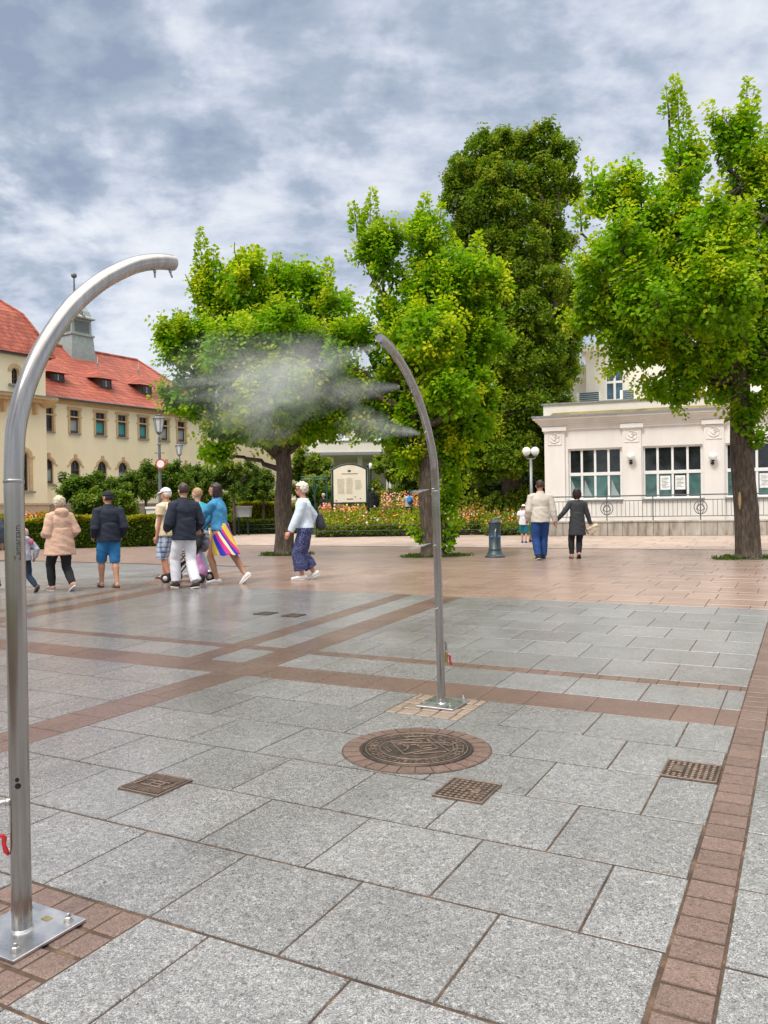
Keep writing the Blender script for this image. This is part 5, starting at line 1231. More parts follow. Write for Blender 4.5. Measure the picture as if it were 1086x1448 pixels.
# --- white building far behind between the maples
FB = Facade(at(440, 720, 66), rad(3)); T = thing('far_white_building', 'far white building whose raised upper floor shows between the two left maples', 'building', FB.O, FB.ang)
s0, s1 = -1.2, FB.sz(640, 640)[0]; z0_, z1_ = FB.sz(500, 643)[1], FB.sz(500, 572)[1]
wz0, wz1 = FB.sz(520, 621)[1], FB.sz(520, 603)[1]; wl = [(FB.sz(a, 620)[0], FB.sz(b, 620)[0]) for a, b in ((452, 470), (478, 496), (508, 524), (529, 545), (560, 578), (590, 610))]
m = MB(); wall_grid(m, s0, s1, z0_, z1_, [(a, b, wz0, wz1) for a, b in wl], 0, .3); m.add([(s0, 0, z0_), (s1, 0, z0_), (s1, 9, z0_), (s0, 9, z0_)], [(3, 2, 1, 0)]); m.add([(s0, 9, 0), (s1, 9, 0), (s1, 9, z1_), (s0, 9, z1_)], [(0, 1, 2, 3)]); m.add([(s0, 0, z0_), (s0, 9, z0_), (s0, 9, z1_), (s0, 0, z1_)], [(0, 3, 2, 1)]); m.build('wall', CREAM, T)
m = MB(); m.bbox(s0 - .4, s1 + .4, -.5, 9.2, z1_, z1_ + .35); m.build('roof_slab', CREAM, T); m = MB(); m.bbox(s0, s1, -.12, .0 - .002, z0_ - .02, z0_ + .22); m.build('lower_ledge', SILL, T)
for i, (a, b) in enumerate(wl):
    m = MB()
    for q in ((a, a + .09, wz0, wz1), (b - .09, b, wz0, wz1), ((a + b) / 2 - .06, (a + b) / 2 + .06, wz0, wz1)): m.bbox(q[0], q[1], .12, .2, q[2], q[3])
    m.bbox(a, b, .115, .205, wz0, wz0 + .09); m.bbox(a, b, .115, .205, wz1 - .09, wz1); f_ = m.build('window', WHF, T)
    m = MB(); m.bbox(a, b, .16, .17, wz0, wz1); m.build('pane', GPALE if i % 2 else GDARK, f_); m = MB(); m.bbox(a - .1, b + .1, -.12, .1, wz0 - .12, wz0 - .01); m.build('sill', WHF, f_)
for x in np.linspace(s0 + .5, s1 - .5, 6): MB().bbox(x - .2, x + .2, 1.0, 1.4, 0, z0_ - .005).build('column', CREAM, T)
# small pavilion roofs under the trees
for i, (px, py, Y, wd, lb) in enumerate(((340, 703, 60, 3.4, 'small garden kiosk with pale roof seen under the clipped trees'), (442, 702, 62, 2.6, 'small garden kiosk with pale roof right of the middle maple trunk'))):
    c_k = at(px, py, Y); K = thing('garden_kiosk', lb, 'kiosk', Vector((c_k.x, Y, 0)), .2 * i, 'small kiosks in the garden'); z = c_k.z
    m = MB(); m.bbox(-wd * .42, wd * .42, -1, 1, 0, z - .35); m.build('wall', plain('kiosk_wall', (.17, .10, .07), .8), K)
    m = MB(); m.rings([(0, 0, z - .36, wd * .75, 1.9), (0, 0, z - .28, wd * .75, 1.9), (0, 0, z + .55, .1, .1)], 4); m.build('roof', plain('kiosk_roof', (.55, .47, .38), .8), K)
# planters
for px, py0, py1, hw_, Y, lb, colr in ((344, 715.5, 731, 11, 40.5, 'grey box planter on a stand in front of the golden hedge', (.30, .31, .31)), (218, 716.5, 728, 8, 30.9, 'white box planter at the end of the left hedge', (.72, .70, .67))):
    c_k = at(px, py1, Y); z1_ = at(px, py0, Y).z; k = Y / FPX; PL = thing('planter_box', lb, 'planter', Vector((c_k.x, Y, 0)))
    m = MB(); m.prismY([(-hw_ * k * .9, c_k.z), (hw_ * k * .9, c_k.z), (hw_ * k, z1_ - .08), (-hw_ * k, z1_ - .08)], -.35, .35); m.build('box', plain('planter_' + lb[:4], colr, .6), PL)
    m = MB(); m.bbox(-hw_ * k * 1.06, hw_ * k * 1.06, -.40, .40, z1_ - .08, z1_); m.build('rim', plain('planter_rim_' + lb[:4], tuple(x * 1.1 for x in colr), .55), PL)
    for s_ in (-1, 1): MB().bbox(s_ * hw_ * k * .6 - .04, s_ * hw_ * k * .6 + .04, -.05, .05, 0, c_k.z).build('leg', GREEND, PL)
# ---------------------------------------------------------------- people
def skin_mat(name, c): return plain(name, c, .5, 0, 6, .08, Subsurface_Weight=.0)
SK1 = skin_mat('skin_light', (.56, .31, .215)); SK2 = skin_mat('skin_tan', (.46, .235, .145)); SK3 = skin_mat('skin_red', (.55, .25, .17))
def cloth(name, c, rough=.85, amt=.12): return plain(name, c, rough, 0, 14, amt, .002, 300)
EYE_W = plain('eye_dark', (.03, .022, .018), .25); LIP = plain('lip', (.36, .13, .10), .5)
def ik(a, b, l1, l2, pole):
    a, b = Vector(a), Vector(b); d = b - a; L = min(d.length, (l1 + l2) * .999); u = d.normalized(); x = (l1 * l1 - l2 * l2 + L * L) / (2 * L); h = math.sqrt(max(0, l1 * l1 - x * x))
    pv = Vector(pole); pv = (pv - u * pv.dot(u)).normalized(); return a + u * x + pv * h, a + u * L
def person(label, base, heading, h, top, legs, pose, hair, skin=SK1, w=1.0, shoe=None, extra=None, lean=0.0, yaw=0, fem=False, belly=0):
    """local +Y is the way the person faces. pose: L/R foot (forward, side, lift, toe pitch deg) and L/R hand (x, y, z) as shares of height"""
    Hh = h; T = thing('person', label, 'person', base, math.atan2(-heading[0], heading[1])); V = lambda x, y, z: Vector((x * Hh, y * Hh, z * Hh))
    ly = lambda z: lean * max(0, z - .5)
    ph = pose.get('hip', .515)
    hips = {}; knees = {}; ank = {}
    for s, sg in (('L', -1), ('R', 1)):
        fy, fx, fl, tp = pose[s]; hj = V(sg * .050 * (1.08 if fem else 1), 0, ph); a = V(sg * (.048 + fx), fy, .044 + fl); k, a = ik(hj, a, .245 * Hh, .237 * Hh, (sg * .12, 1, 0)); hips[s], knees[s], ank[s] = hj, k, a
    shw = (.098 if fem else .112) * w
    sh = {}; elb = {}; wr = {}
    for s, sg in (('L', -1), ('R', 1)):
        q = V(sg * shw, ly(.8), .788); tgt = V(*pose['h' + s]); e, wv = ik(q, tgt, .172 * Hh, .150 * Hh, pose.get('e' + s, (sg * .25, -1, -.2))); sh[s], elb[s], wr[s] = q, e, wv
    ringz = [(.470, .062, .058), (.500, .088 * (1.06 if fem else 1), .070), (.535, .094 * (1.08 if fem else 1), .072), (.58, .088, .064), (.63, .080 if fem else .086, .058), (.68, .088, .062), (.73, .096 * (.95 if fem else 1.03), .067), (.765, .096 * (.93 if fem else 1.05), .064), (.793, .080, .055), (.815, .056, .044), (.838, .036, .036)]
    def torso(m, inf=0, zmin=0, zmax=1, flare=None):
        rows = []
        for z, rx, ry in ringz:
            if zmin <= z <= zmax:
                b = belly * math.exp(-((z - .60) / .07) ** 2)
                rows.append((0, (ly(z) + b * .5) * Hh, z * Hh, (rx * w + inf + b * .4) * Hh, (ry * w + inf + b * .6) * Hh))
        m.rings(rows, 24); return rows
    # -- body: one continuous surface
    m = MB(); torso(m)
    hy = ly(.92); Ry = Matrix.Rotation(yaw, 3, 'Z'); hc = V(0, hy + .008, .932)
    hb = lambda c, r: m.ball(hc + Ry @ (V(*c)), tuple(x * Hh for x in r), 16, 12, Ry)
    hb((0, 0, .004), (.0465, .058, .063)); hb((0, .014, -.034), (.036, .040, .032)); hb((0, .030, -.050), (.019, .018, .014)); hb((0, .059, -.012), (.0085, .013, .011)); hb((0, .055, -.001), (.007, .010, .016))
    hb((0, .048, .010), (.030, .010, .008)); hb((0, .050, -.033), (.016, .009, .007))
    for sg in (-1, 1): hb((sg * .047, -.004, -.008), (.007, .015, .019))
    m.tube([V(0, ly(.82) - .006, .815), V(0, ly(.86), .855), hc + V(0, -.004, -.03)], [.036 * Hh, .031 * Hh, .031 * Hh], 14)
    for s, sg in (('L', -1), ('R', 1)):
        a, k, f = hips[s], knees[s], ank[s]
        m.tube([a + V(0, 0, .02), a.lerp(k, .35), a.lerp(k, .75), k, k.lerp(f, .28) + V(0, -.006, 0), k.lerp(f, .65), f], [x * Hh * (w if i < 2 else 1) for i, x in enumerate((.056, .053, .040, .034, .0355, .026, .021))], 14)
        tp = rad(pose[s][3]); fd = Vector((0, math.cos(tp), math.sin(tp))); fu = Vector((0, -math.sin(tp), math.cos(tp)))
        m.tube([f - fd * .030 * Hh - fu * .018 * Hh, f + fd * .02 * Hh - fu * .014 * Hh, f + fd * .065 * Hh - fu * .024 * Hh, f + fd * .10 * Hh - fu * .030 * Hh], [(.020 * Hh, .020 * Hh), (.024 * Hh, .022 * Hh), (.026 * Hh, .013 * Hh), (.018 * Hh, .009 * Hh)], 12)
        q, e, wv = sh[s], elb[s], wr[s]
        m.tube([q, q.lerp(e, .35), e, e.lerp(wv, .3), wv], [.030 * Hh, .027 * Hh, .0225 * Hh, .0225 * Hh, .0155 * Hh], 12)
        d = (wv - e).normalized(); d = (d + Vector((0, .25, -.15))).normalized(); side = d.cross(Vector((sg * 1, 0, 0)))
        if side.length < .2: side = d.cross(Vector((0, 1, 0)))
        side.normalize(); nrm = d.cross(side)
        m.tube([wv - d * .004 * Hh, wv + d * .025 * Hh, wv + d * .052 * Hh], [(.014 * Hh, .014 * Hh), (.012 * Hh, .021 * Hh), (.010 * Hh, .022 * Hh)] if abs(side.x) > .7 else [.0145 * Hh, .019 * Hh, .018 * Hh], 10)
        for j in range(4):
            o = wv + d * .048 * Hh + side * ((j - 1.5) * .0108 * Hh); ln = (.036, .043, .040, .031)[j] * Hh
            curl = nrm * (-sg); p1 = o + d * ln * .5 + curl * ln * .10; m.tube([o, p1, p1 + (d * .75 + curl * .6).normalized() * ln * .5], [.0055 * Hh, .005 * Hh, .004 * Hh], 6)
        th = side * (-1 if s == 'L' else 1) * .0 + side; o = wv + d * .014 * Hh + side * .017 * Hh
        m.tube([o, o + (d * .7 + side * .6).normalized() * .022 * Hh, o + (d * .9 + side * .35).normalized() * .042 * Hh], [.007 * Hh, .006 * Hh, .0045 * Hh], 6)
    applied(m, vox(.0085 if h > 1.2 else .007, 2), 'body', skin, T)
    for sg in (-1, 1):
        m = MB(); m.ball(hc + Ry @ V(sg * .018, .0515, .002), .0052 * Hh, 8, 6); m.build('eye', EYE_W, T, True)
    m = MB(); m.ball(hc + Ry @ V(0, .0565, -.032), (.013 * Hh, .004 * Hh, .0035 * Hh), 8, 6, Ry); m.build('mouth', LIP, T, True)
    # -- trousers, shorts or skirt
    if legs and legs[0] in ('trousers', 'shorts', 'wide'):
        _, mt, cut, loose = legs; m = MB(); torso(m, .006 + loose * .3, 0, .585)
        for s in 'LR':
            a, k, f = hips[s], knees[s], ank[s]
            if legs[0] == 'shorts':
                e = k + (k - a).normalized() * (-cut * Hh) ; P = [a + V(0, 0, .02), a.lerp(e, .5), e]; Rr = [.058 + loose * .5, .054 + loose, .044 + loose * 1.3]
            else:
                e = k.lerp(f, 1 - cut); P = [a + V(0, 0, .02), a.lerp(k, .5), k, k.lerp(e, .5), e]
                Rr = [.060 + loose * .4, .053 + loose * .8, .044 + loose, .041 + loose * (1.0 if legs[0] != 'wide' else 1.6), .031 + loose * (1.0 if legs[0] != 'wide' else 2.2)]
            m.tube(P, [x * Hh * (w if i < 2 else 1) for i, x in enumerate(Rr)], 16)
        applied(m, vox(.011, 5), 'trousers' if legs[0] != 'shorts' else 'shorts', mt, T, True, .006 * (1 + loose * 15), 7)
    elif legs and legs[0] == 'skirt':
        _, mt, zh, fl, dy = legs; rows = []; n = 14
        for i in range(n + 1):
            f = i / n; z = .60 + (zh - .60) * f; b = .082 + (fl - .082) * (f ** .8); rows.append((0, dy * f * f * Hh, z * Hh, b * w * Hh, (b * .86 + .02 * f) * Hh))
        m = MB(); m.rings(rows, 48, caps=False); vs = []
        for i, p in enumerate(m.v):
            f = (i // 48) / n; a = 2 * math.pi * (i % 48) / 48; q = 1 + f * (.06 * math.sin(a * 7 + .6) + .05 * math.sin(a * 4)); vs.append(((p[0]) * q, dy * f * f * Hh + (p[1] - dy * f * f * Hh) * q, p[2] + f * .012 * math.sin(a * 7)))
        m.v = vs; applied(m, [('SOLIDIFY', dict(thickness=.006)), ('SUBSURF', dict(levels=1, render_levels=1))], 'skirt', mt, T)
    # -- upper garment
    kind, mt, hem, loose, sleeve = top; m = MB(); rows = torso(m, .007 + loose * .8, min(hem, .53) if hem > .47 else .50, .84)
    if hem < .53:
        n = 9; r_ = []; b0 = .094 * (1.08 if fem else 1) * w + .007 + loose * .8; fl = top_flare.get(kind, .01)
        for i in range(n + 1):
            f = i / n; z = .66 + (hem - .66) * f; bb_ = b0 - (.016 * w) * (1 - min(1, f * 1.8)) ** 1.5; r_.append((0, ly(z) * Hh, z * Hh, (bb_ + fl * f) * Hh, (.072 * w + .007 + loose * .8 + belly * .5 * (1 - f) + fl * .8 * f) * Hh))
        m.rings(r_, 28)
    for s, sg in (('L', -1), ('R', 1)):
        q, e, wv = sh[s], elb[s], wr[s]; P = [V(sg * shw * .50, ly(.8), .806), q, q.lerp(e, .5), e, e.lerp(wv, .5), e.lerp(wv, .96)]; lo = .010 + loose
        Rr = [.026 + lo * .5, .030 + lo * .75, .027 + lo * .8, .0235 + lo * .9, .022 + lo * .75, .0175 + lo * .6]; n_ = {'long': 6, 'three': 5, 'short': 3}[sleeve]
        m.tube(P[:n_], [x * Hh for x in Rr[:n_]], 14)
    if kind in ('jacket', 'hooded', 'coat'): m.tube([V(0, ly(.82) - .004, .82), V(0, ly(.86) - .004, .862)], [.050 * Hh, .043 * Hh], 16)
    if kind in ('hooded', 'coat'):
        m.ball(V(0, ly(.83) - .055, .835), (.075 * Hh, .040 * Hh, .048 * Hh), 16, 10); m.ball(V(0, ly(.83) - .062, .805), (.055 * Hh, .030 * Hh, .05 * Hh), 14, 10)
    if kind == 'coat': m.rings([(0, ly(.64) * Hh, .628 * Hh, (.094 + loose) * w * Hh, (.070 + loose) * w * Hh), (0, ly(.64) * Hh, .645 * Hh, (.094 + loose) * w * Hh, (.070 + loose) * w * Hh)], 24)
    gar = applied(m, vox(.010, 4), {'tee': 'shirt', 'jacket': 'jacket', 'hooded': 'jacket', 'coat': 'coat', 'dress': 'dress'}.get(kind, 'shirt'), mt, T, True, .010 if kind != 'tee' else .006, 8)
    # -- hair and head wear
    hk, hm = hair[0], hair[1]
    def shell(center, r, keep, name, mat, amp=.003, drop=None):
        bm = bmesh.new(); bmesh.ops.create_icosphere(bm, subdivisions=4, radius=1)
        for v in bm.verts:
            p = v.co.copy(); q = Vector((p.x * r[0], p.y * r[1], p.z * r[2]))
            if drop: q = drop(p, q)
            q += p * (noise.noise(p * 6) * amp * 1.5 + noise.noise(Vector((p.x * 26, p.y * 26, p.z * 7))) * amp * 1.3); v.co = q
        bmesh.ops.delete(bm, geom=[f for f in bm.faces if not keep(f.calc_center_median())], context='FACES'); bm.verts.index_update()
        m = MB(); m.add([hc + Ry @ (V(*(Vector(center) + v.co))) for v in bm.verts], [[v.index for v in f.verts] for f in bm.faces]); bm.free()
        return applied(m, [('SOLIDIFY', dict(thickness=.006, offset=-1))], name, mat, T)
    if hk == 'short': shell((0, -.006, .010), (.0515, .0615, .0625), lambda c: (c.y < .012 or c.z > .026) and c.z > (-.036 if c.y < -.01 else -.004), 'hair', hm)
    elif hk == 'fluffy': shell((0, -.004, .012), (.060, .067, .066), lambda c: (c.y < .016 or c.z > .022) and c.z > (-.045 if c.y < 0 else -.02), 'hair', hm, .009)
    elif hk == 'bob': shell((0, -.008, .006), (.060, .066, .067), lambda c: c.y < .012 or c.z > .024, 'hair', hm, .006, lambda p, q: Vector((q.x * (1 + .18 * max(0, -p.z)), q.y, q.z * (1.5 if p.z < 0 else 1))))
    elif hk == 'long': shell((0, -.008, .006), (.056, .064, .066), lambda c: c.y < .010 or c.z > .024, 'hair', hm, .005, lambda p, q: Vector((q.x * (1 + .16 * max(0, -p.z)), q.y - .012 * max(0, -p.z), q.z * (2.05 if p.z < 0 else 1))))
    elif hk in ('cap', 'beanie'):
        shell((0, -.006, .0), (.0505, .0605, .060), lambda c: (c.y < .0) and -.030 < c.z < .02, 'hair', hair[2])
        shell((0, -.002, .014), (.0535, .0645, .058), lambda c: c.z > (.006 if hk == 'cap' else .000), 'cap', hm, .0008)
        if hk == 'cap':
            m = MB(); vs = []
            for j in range(2):
                for i in range(9):
                    a = math.pi * (i / 8 - .5) * .8; rr = .060 if j == 0 else .105; vs.append(hc + Ry @ V(math.sin(a) * (.052 if j == 0 else .050), math.cos(a) * rr * (1 if j else 1.0), .022 - .012 * j))
            m.add(vs, [(i, i + 1, 10 + i, 9 + i) for i in range(8)]); applied(m, [('SOLIDIFY', dict(thickness=.006))], 'cap_peak', hm, T)
    elif hk == 'hood':
        shell((0, -.010, .008), (.062, .072, .070), lambda c: c.y < .030, 'hood', hm, .004, lambda p, q: Vector((q.x, q.y - .01 * max(0, -p.z), q.z * (1.25 if p.z < 0 else 1))))
    # -- shoes
    if shoe:
        for s in 'LR':
            f = ank[s]; tp = rad(pose[s][3]); fd = Vector((0, math.cos(tp), math.sin(tp))); fu = Vector((0, -math.sin(tp), math.cos(tp))); rx = Vector((1, 0, 0)); B = f - fu * .040 * Hh
            def sole(z0, z1, o=0, wd=1):
                pr = []
                for i in range(20):
                    a = 2 * math.pi * i / 20; yy = .037 + .082 * math.cos(a); ww = .028 * (1 + .18 * math.cos(a - .4)) * wd; pr.append((ww * math.sin(a), yy * (1 + o)))
                vs = [B + rx * p[0] * Hh + fd * p[1] * Hh + fu * z * Hh for z in (z0, z1) for p in pr]; return vs, [tuple(range(20))[::-1], tuple(range(20, 40))] + [(i, (i + 1) % 20, 20 + (i + 1) % 20, 20 + i) for i in range(20)]
            m = MB(); m.add(*sole(0, .011)); so = m.build('shoe' if shoe[0] != 'sandal' else 'sandal', shoe[2], T, True)
            m = MB()
            if shoe[0] == 'sandal':
                for yy in (.075, .02): m.tube([B + rx * (.030 * math.cos(q)) * Hh + fd * yy * Hh + fu * (.008 + .034 * math.sin(q) * (1 if yy > .05 else 1.25)) * Hh for q in np.linspace(0, math.pi, 9)], [(.003 * Hh, .008 * Hh)] * 9, 6)
                m.build('straps', shoe[1], so, True)
            else:
                o = B; m.tube([o - fd * .046 * Hh + fu * .03 * Hh, o - fd * .02 * Hh + fu * .030 * Hh, o + fd * .02 * Hh + fu * .030 * Hh, o + fd * .06 * Hh + fu * .022 * Hh, o + fd * .10 * Hh + fu * .018 * Hh, o + fd * .116 * Hh + fu * .015 * Hh], [(.018 * Hh, .020 * Hh), (.027 * Hh, .026 * Hh), (.028 * Hh, .026 * Hh), (.030 * Hh, .018 * Hh), (.026 * Hh, .013 * Hh), (.012 * Hh, .008 * Hh)], 14)
                if shoe[0] != 'low': m.tube([o + fu * .03 * Hh, o - fd * .004 * Hh + fu * .058 * Hh], [.026 * Hh, .025 * Hh], 12)
                m2 = applied(m, vox(.007, 2), 'upper', shoe[1], so)
    if extra: extra(T, V, dict(hc=hc, Ry=Ry, wr=wr, elb=elb, sh=sh, H=Hh, ank=ank, knees=knees, ly=ly))
    return T
top_flare = {'coat': .036, 'dress': .006, 'jacket': .006, 'hooded': .012, 'tee': .010}
NAVY = cloth('navy_cloth', (.012, .017, .032)); BLACKC = cloth('black_cloth', (.010, .010, .012)); BEIGE = cloth('beige_coat', (.58, .37, .265)); BLUESH = cloth('blue_shorts_cloth', (.02, .16, .36)); CREAMC = cloth('cream_shirt', (.68, .56, .37))
WHITEC = cloth('white_cloth', (.72, .72, .76), .85, .06); CYANC = cloth('turquoise_shirt', (.06, .47, .58)); DENIM = cloth('denim_jacket', (.05, .24, .44), .85, .2); PALEB = cloth('pale_blue_knit', (.58, .66, .74)); JEANS = cloth('blue_jeans', (.012, .055, .20), .85, .25); IVORY = cloth('ivory_jacket', (.60, .55, .47), .8, .06); CHAR = cloth('charcoal_knit', (.040, .043, .048)); GREYT = cloth('grey_hoodie', (.42, .46, .55), .9, .15); DKJEAN = cloth('dark_jeans', (.010, .025, .055)); TEALC = cloth('teal_shorts', (.01, .17, .22))
def patt(name, build): t = NT(name); c = t.coord('Object'); build(t, c); return t.m
def _plaid(t, c):
    s_ = t.new('SeparateXYZ'); t.link(c, s_.inputs[0]); f = lambda o, k, th: t.math('GREATER_THAN', t.math('FRACT', t.math('MULTIPLY', o, k)), th)
    xy = t.math('ADD', s_.outputs[0], t.math('MULTIPLY', s_.outputs[1], .8))
    a = t.math('ADD', t.math('MULTIPLY', f(xy, 11, .62), .5), t.math('MULTIPLY', f(s_.outputs[2], 11, .62), .5)); b = t.math('MAXIMUM', f(xy, 22, .9), f(s_.outputs[2], 22, .9))
    col = t.ramp(a, [(0, (.50, .56, .66)), (.5, (.20, .27, .40)), (1, (.06, .09, .17))]); t.bsdf(t.mix(col, (.62, .66, .72), t.math('MULTIPLY', b, .8)), .85)
PLAID = patt('plaid_cloth', _plaid)
def _stripes(t, c):
    s_ = t.new('SeparateXYZ'); t.link(c, s_.inputs[0]); an = t.math('ARCTAN2', s_.outputs[1], s_.outputs[0])
    v = t.math('ADD', t.math('MULTIPLY', an, 3.0 / 6.2832), t.math('MULTIPLY', s_.outputs[2], 1.05)); v = t.math('ADD', v, t.math('MULTIPLY', t.math('SINE', t.math('MULTIPLY', s_.outputs[2], 7)), .05))
    col = t.ramp(t.math('FRACT', v), [(0, (.72, .50, .05)), (.20, (.012, .022, .42)), (.38, (.60, .015, .20)), (.52, (.78, .68, .40)), (.64, (.012, .022, .42)), (.74, (.62, .02, .16)), (.86, (.74, .54, .06))], 'CONSTANT')
    t.bsdf(col, .6)
STRIPE = patt('striped_silk', _stripes)
def _dots(t, c):
    v = t.new('TexVoronoi'); t.link(c, v.inputs['Vector']); v.inputs['Scale'].default_value = 52; t.bsdf(t.mix((.34, .37, .50), (.020, .026, .11), t.ramp(v.outputs['Distance'], [(.20, 0), (.32, 1)])), .8)
DOTS = patt('dotted_blue_cloth', _dots)
H_BLOND = plain('blond_hair', (.60, .50, .36), .6, 0, 40, .25); H_WHITE = plain('white_hair', (.66, .60, .50), .6, 0, 40, .2); H_BROWN = plain('brown_hair', (.045, .024, .014), .5, 0, 40, .35); H_DARK = plain('dark_hair', (.022, .010, .009), .45, 0, 40, .35); H_SAND = plain('sandy_hair', (.36, .22, .11), .6, 0, 40, .3); H_GREY = plain('grey_hair', (.25, .23, .21), .6, 0, 40, .2)
S_WHITE = plain('white_sneaker', (.74, .72, .69), .6); S_BLACK = plain('black_sneaker', (.014, .014, .016), .6); S_BROWN = plain('brown_leather', (.11, .055, .035), .5); S_PINK = plain('dusty_shoe', (.42, .24, .18), .6); SOLEW = plain('pale_sole', (.66, .63, .58), .7); SOLED = plain('dark_sole', (.03, .026, .024), .8)
def strap(pts, r, name, mat, T): m = MB(); m.smooth = True; m.tube(cat_pts(pts, 4), r, 8); return m.build(name, mat, T)
G = lambda x, y: gnd(x, y)
# 1 child with hood, half hidden by the near pole
def ex_child(T, V, d):
    m = MB(); m.smooth = True; m.ball(V(.06, -.075, .79), (.055 * d['H'], .035 * d['H'], .05 * d['H']), 12, 10); q = m.build('pink_hood_lining', cloth('pink_cloth', (.62, .16, .28)), T)
person('small child in grey hooded top and dark jeans walking half behind the near pole', G(35, 838), (-.85, .35), 1.05, ('hooded', GREYT, .50, .012, 'long'), ('trousers', DKJEAN, .06, .004),
       dict(L=(.10, 0, 0, 8), R=(-.20, .0, .045, -50), hL=(-.14, .08, .55), hR=(.15, -.06, .53), hip=.495), ('hood', cloth('pink_beige_hood', (.55, .38, .33))), shoe=('low', S_BROWN, SOLED), extra=ex_child)
# 2 figure cut by the left edge
person('person in dark jacket cut off by the left edge of the photo', G(-22, 836), (-.8, .5), 1.66, ('jacket', cloth('slate_jacket', (.07, .085, .11)), .47, .02, 'long'), ('trousers', NAVY, .05, .008), dict(L=(.12, 0, 0, 0), R=(-.14, 0, .02, -20), hL=(-.16, .10, .50), hR=(.17, -.04, .48), hip=.503), ('short', H_BROWN), shoe=('low', S_BLACK, SOLEW))
# 3 woman in beige coat
def ex_coat(T, V, d):
    for z in (.60, .555):
        m = MB(); m.smooth = True; m.ball(V(-.118, .045, z), .012 * d['H'], 8, 6); m.build('button', IRONDK, T)
person('woman with fluffy blond hair in a beige hooded coat and black leggings', G(86, 836), (-.74, .67), 1.565, ('coat', BEIGE, .385, .022, 'long'), ('trousers', BLACKC, .07, .004), dict(L=(.10, -.005, 0, 0), R=(-.15, .01, .030, -34), hL=(-.11, .13, .60), hR=(.135, .08, .57), hip=.50), ('fluffy', H_BLOND), shoe=('shoe', S_PINK, SOLEW), w=1.05, fem=True, extra=ex_coat)
# 4 man in navy jacket, black cap, blue shorts
person('man in black cap, navy jacket and bright blue shorts with sandals', G(155, 831), (-.55, .83), 1.66, ('jacket', NAVY, .475, .016, 'long'), ('shorts', BLUESH, -.01, .007), dict(L=(.09, .008, 0, 0), R=(-.08, .008, .0, -6), hL=(-.13, .09, .53), hR=(.14, .06, .52), hip=.512), ('beanie', BLACKC, H_DARK), skin=SK2, w=1.0, shoe=('sandal', S_BROWN, SOLED), yaw=rad(28))
# 5 man in white cap, cream shirt, plaid shorts
def ex_glasses(T, V, d):
    m = MB(); c = d['hc']; R_ = d['Ry']
    for sg in (-1, 1): m.ball(c + R_ @ V(sg * .020, .056, .003), (.016 * d['H'], .005 * d['H'], .011 * d['H']), 10, 6, R_); m.tube([c + R_ @ V(sg * .036, .050, .006), c + R_ @ V(sg * .050, -.004, .002)], .0022 * d['H'], 5)
    m.build('sunglasses', IRONDK, T, True)
person('older man in white cap, cream T-shirt and plaid knee shorts', Vector((at(237, 806, 15.1).x, 15.1, 0)), (-.96, .28), 1.74, ('tee', CREAMC, .475, .020, 'short'), ('shorts', PLAID, -.045, .014), dict(L=(-.05, -.0, .0, 0), R=(.07, .0, 0, 0), hL=(-.13, .05, .44), hR=(.15, .06, .44), hip=.512), ('cap', WHITEC, H_WHITE), skin=SK3, w=1.05, shoe=('sandal', S_BROWN, SOLED), belly=.03, extra=ex_glasses)
# 6 boy in dark jacket, white trousers
person('young man in dark zip jacket and loose white trousers walking past the stroller', G(262, 832), (-.62, .78), 1.76, ('jacket', NAVY, .46, .017, 'long'), ('wide', WHITEC, .10, .006), dict(L=(.10, -.005, .0, 0), R=(-.11, .012, .004, -8), hL=(-.12, .12, .56), hR=(.14, .10, .54), hip=.503, eL=(-.4, -1, 0), eR=(.4, -1, 0)), ('short', H_BROWN), w=.97, shoe=('low', S_BLACK, SOLEW))
# 7 person in turquoise shirt, mostly hidden
person('sandy-haired person in turquoise shirt between the dark jacket and the denim jacket', Vector((at(281, 800, 15.6).x, 15.6, 0)), (-.93, .35), 1.74, ('tee', CYANC, .46, .020, 'short'), ('trousers', cloth('grey_blue_trousers', (.20, .25, .33)), .05, .008), dict(L=(.06, 0, 0, 0), R=(-.07, 0, .01, -12), hL=(-.14, .10, .50), hR=(.15, .02, .47), hip=.508), ('short', H_SAND), w=1.08, shoe=('low', S_WHITE, SOLEW))
# 8 woman with stroller
person('woman in denim jacket and wavy multicoloured striped skirt pushing the stroller', G(313, 826), (-.97, .22), 1.775, ('jacket', DENIM, .575, .010, 'long'), ('skirt', STRIPE, .292, .142, -.055), dict(L=(.02, -.0, 0, 0), R=(-.245, .0, .028, -42), hL=(-.10, .30, .525), hR=(.075, .27, .525), hip=.500, eL=(-.3, -.8, -1), eR=(.4, -.8, -1)), ('long', H_DARK), skin=SK2, shoe=('low', S_WHITE, SOLEW), fem=True, lean=.10)
# 9 lady with handbag
person('white-haired lady in pale blue cardigan and dotted navy trousers with a shoulder bag', G(433, 820), (-.98, -.05), 1.775, ('tee', PALEB, .545, .014, 'long'), ('wide', DOTS, .26, .018), dict(L=(.035, 0, 0, 0), R=(-.085, .0, .022, -30), hL=(-.14, .165, .465), hR=(.13, -.03, .52), hip=.508, eL=(-.3, -1, -.2)), ('fluffy', H_WHITE), skin=SK3, w=1.02, shoe=('low', S_WHITE, SOLEW), fem=True, lean=.06, extra=ex_glasses)
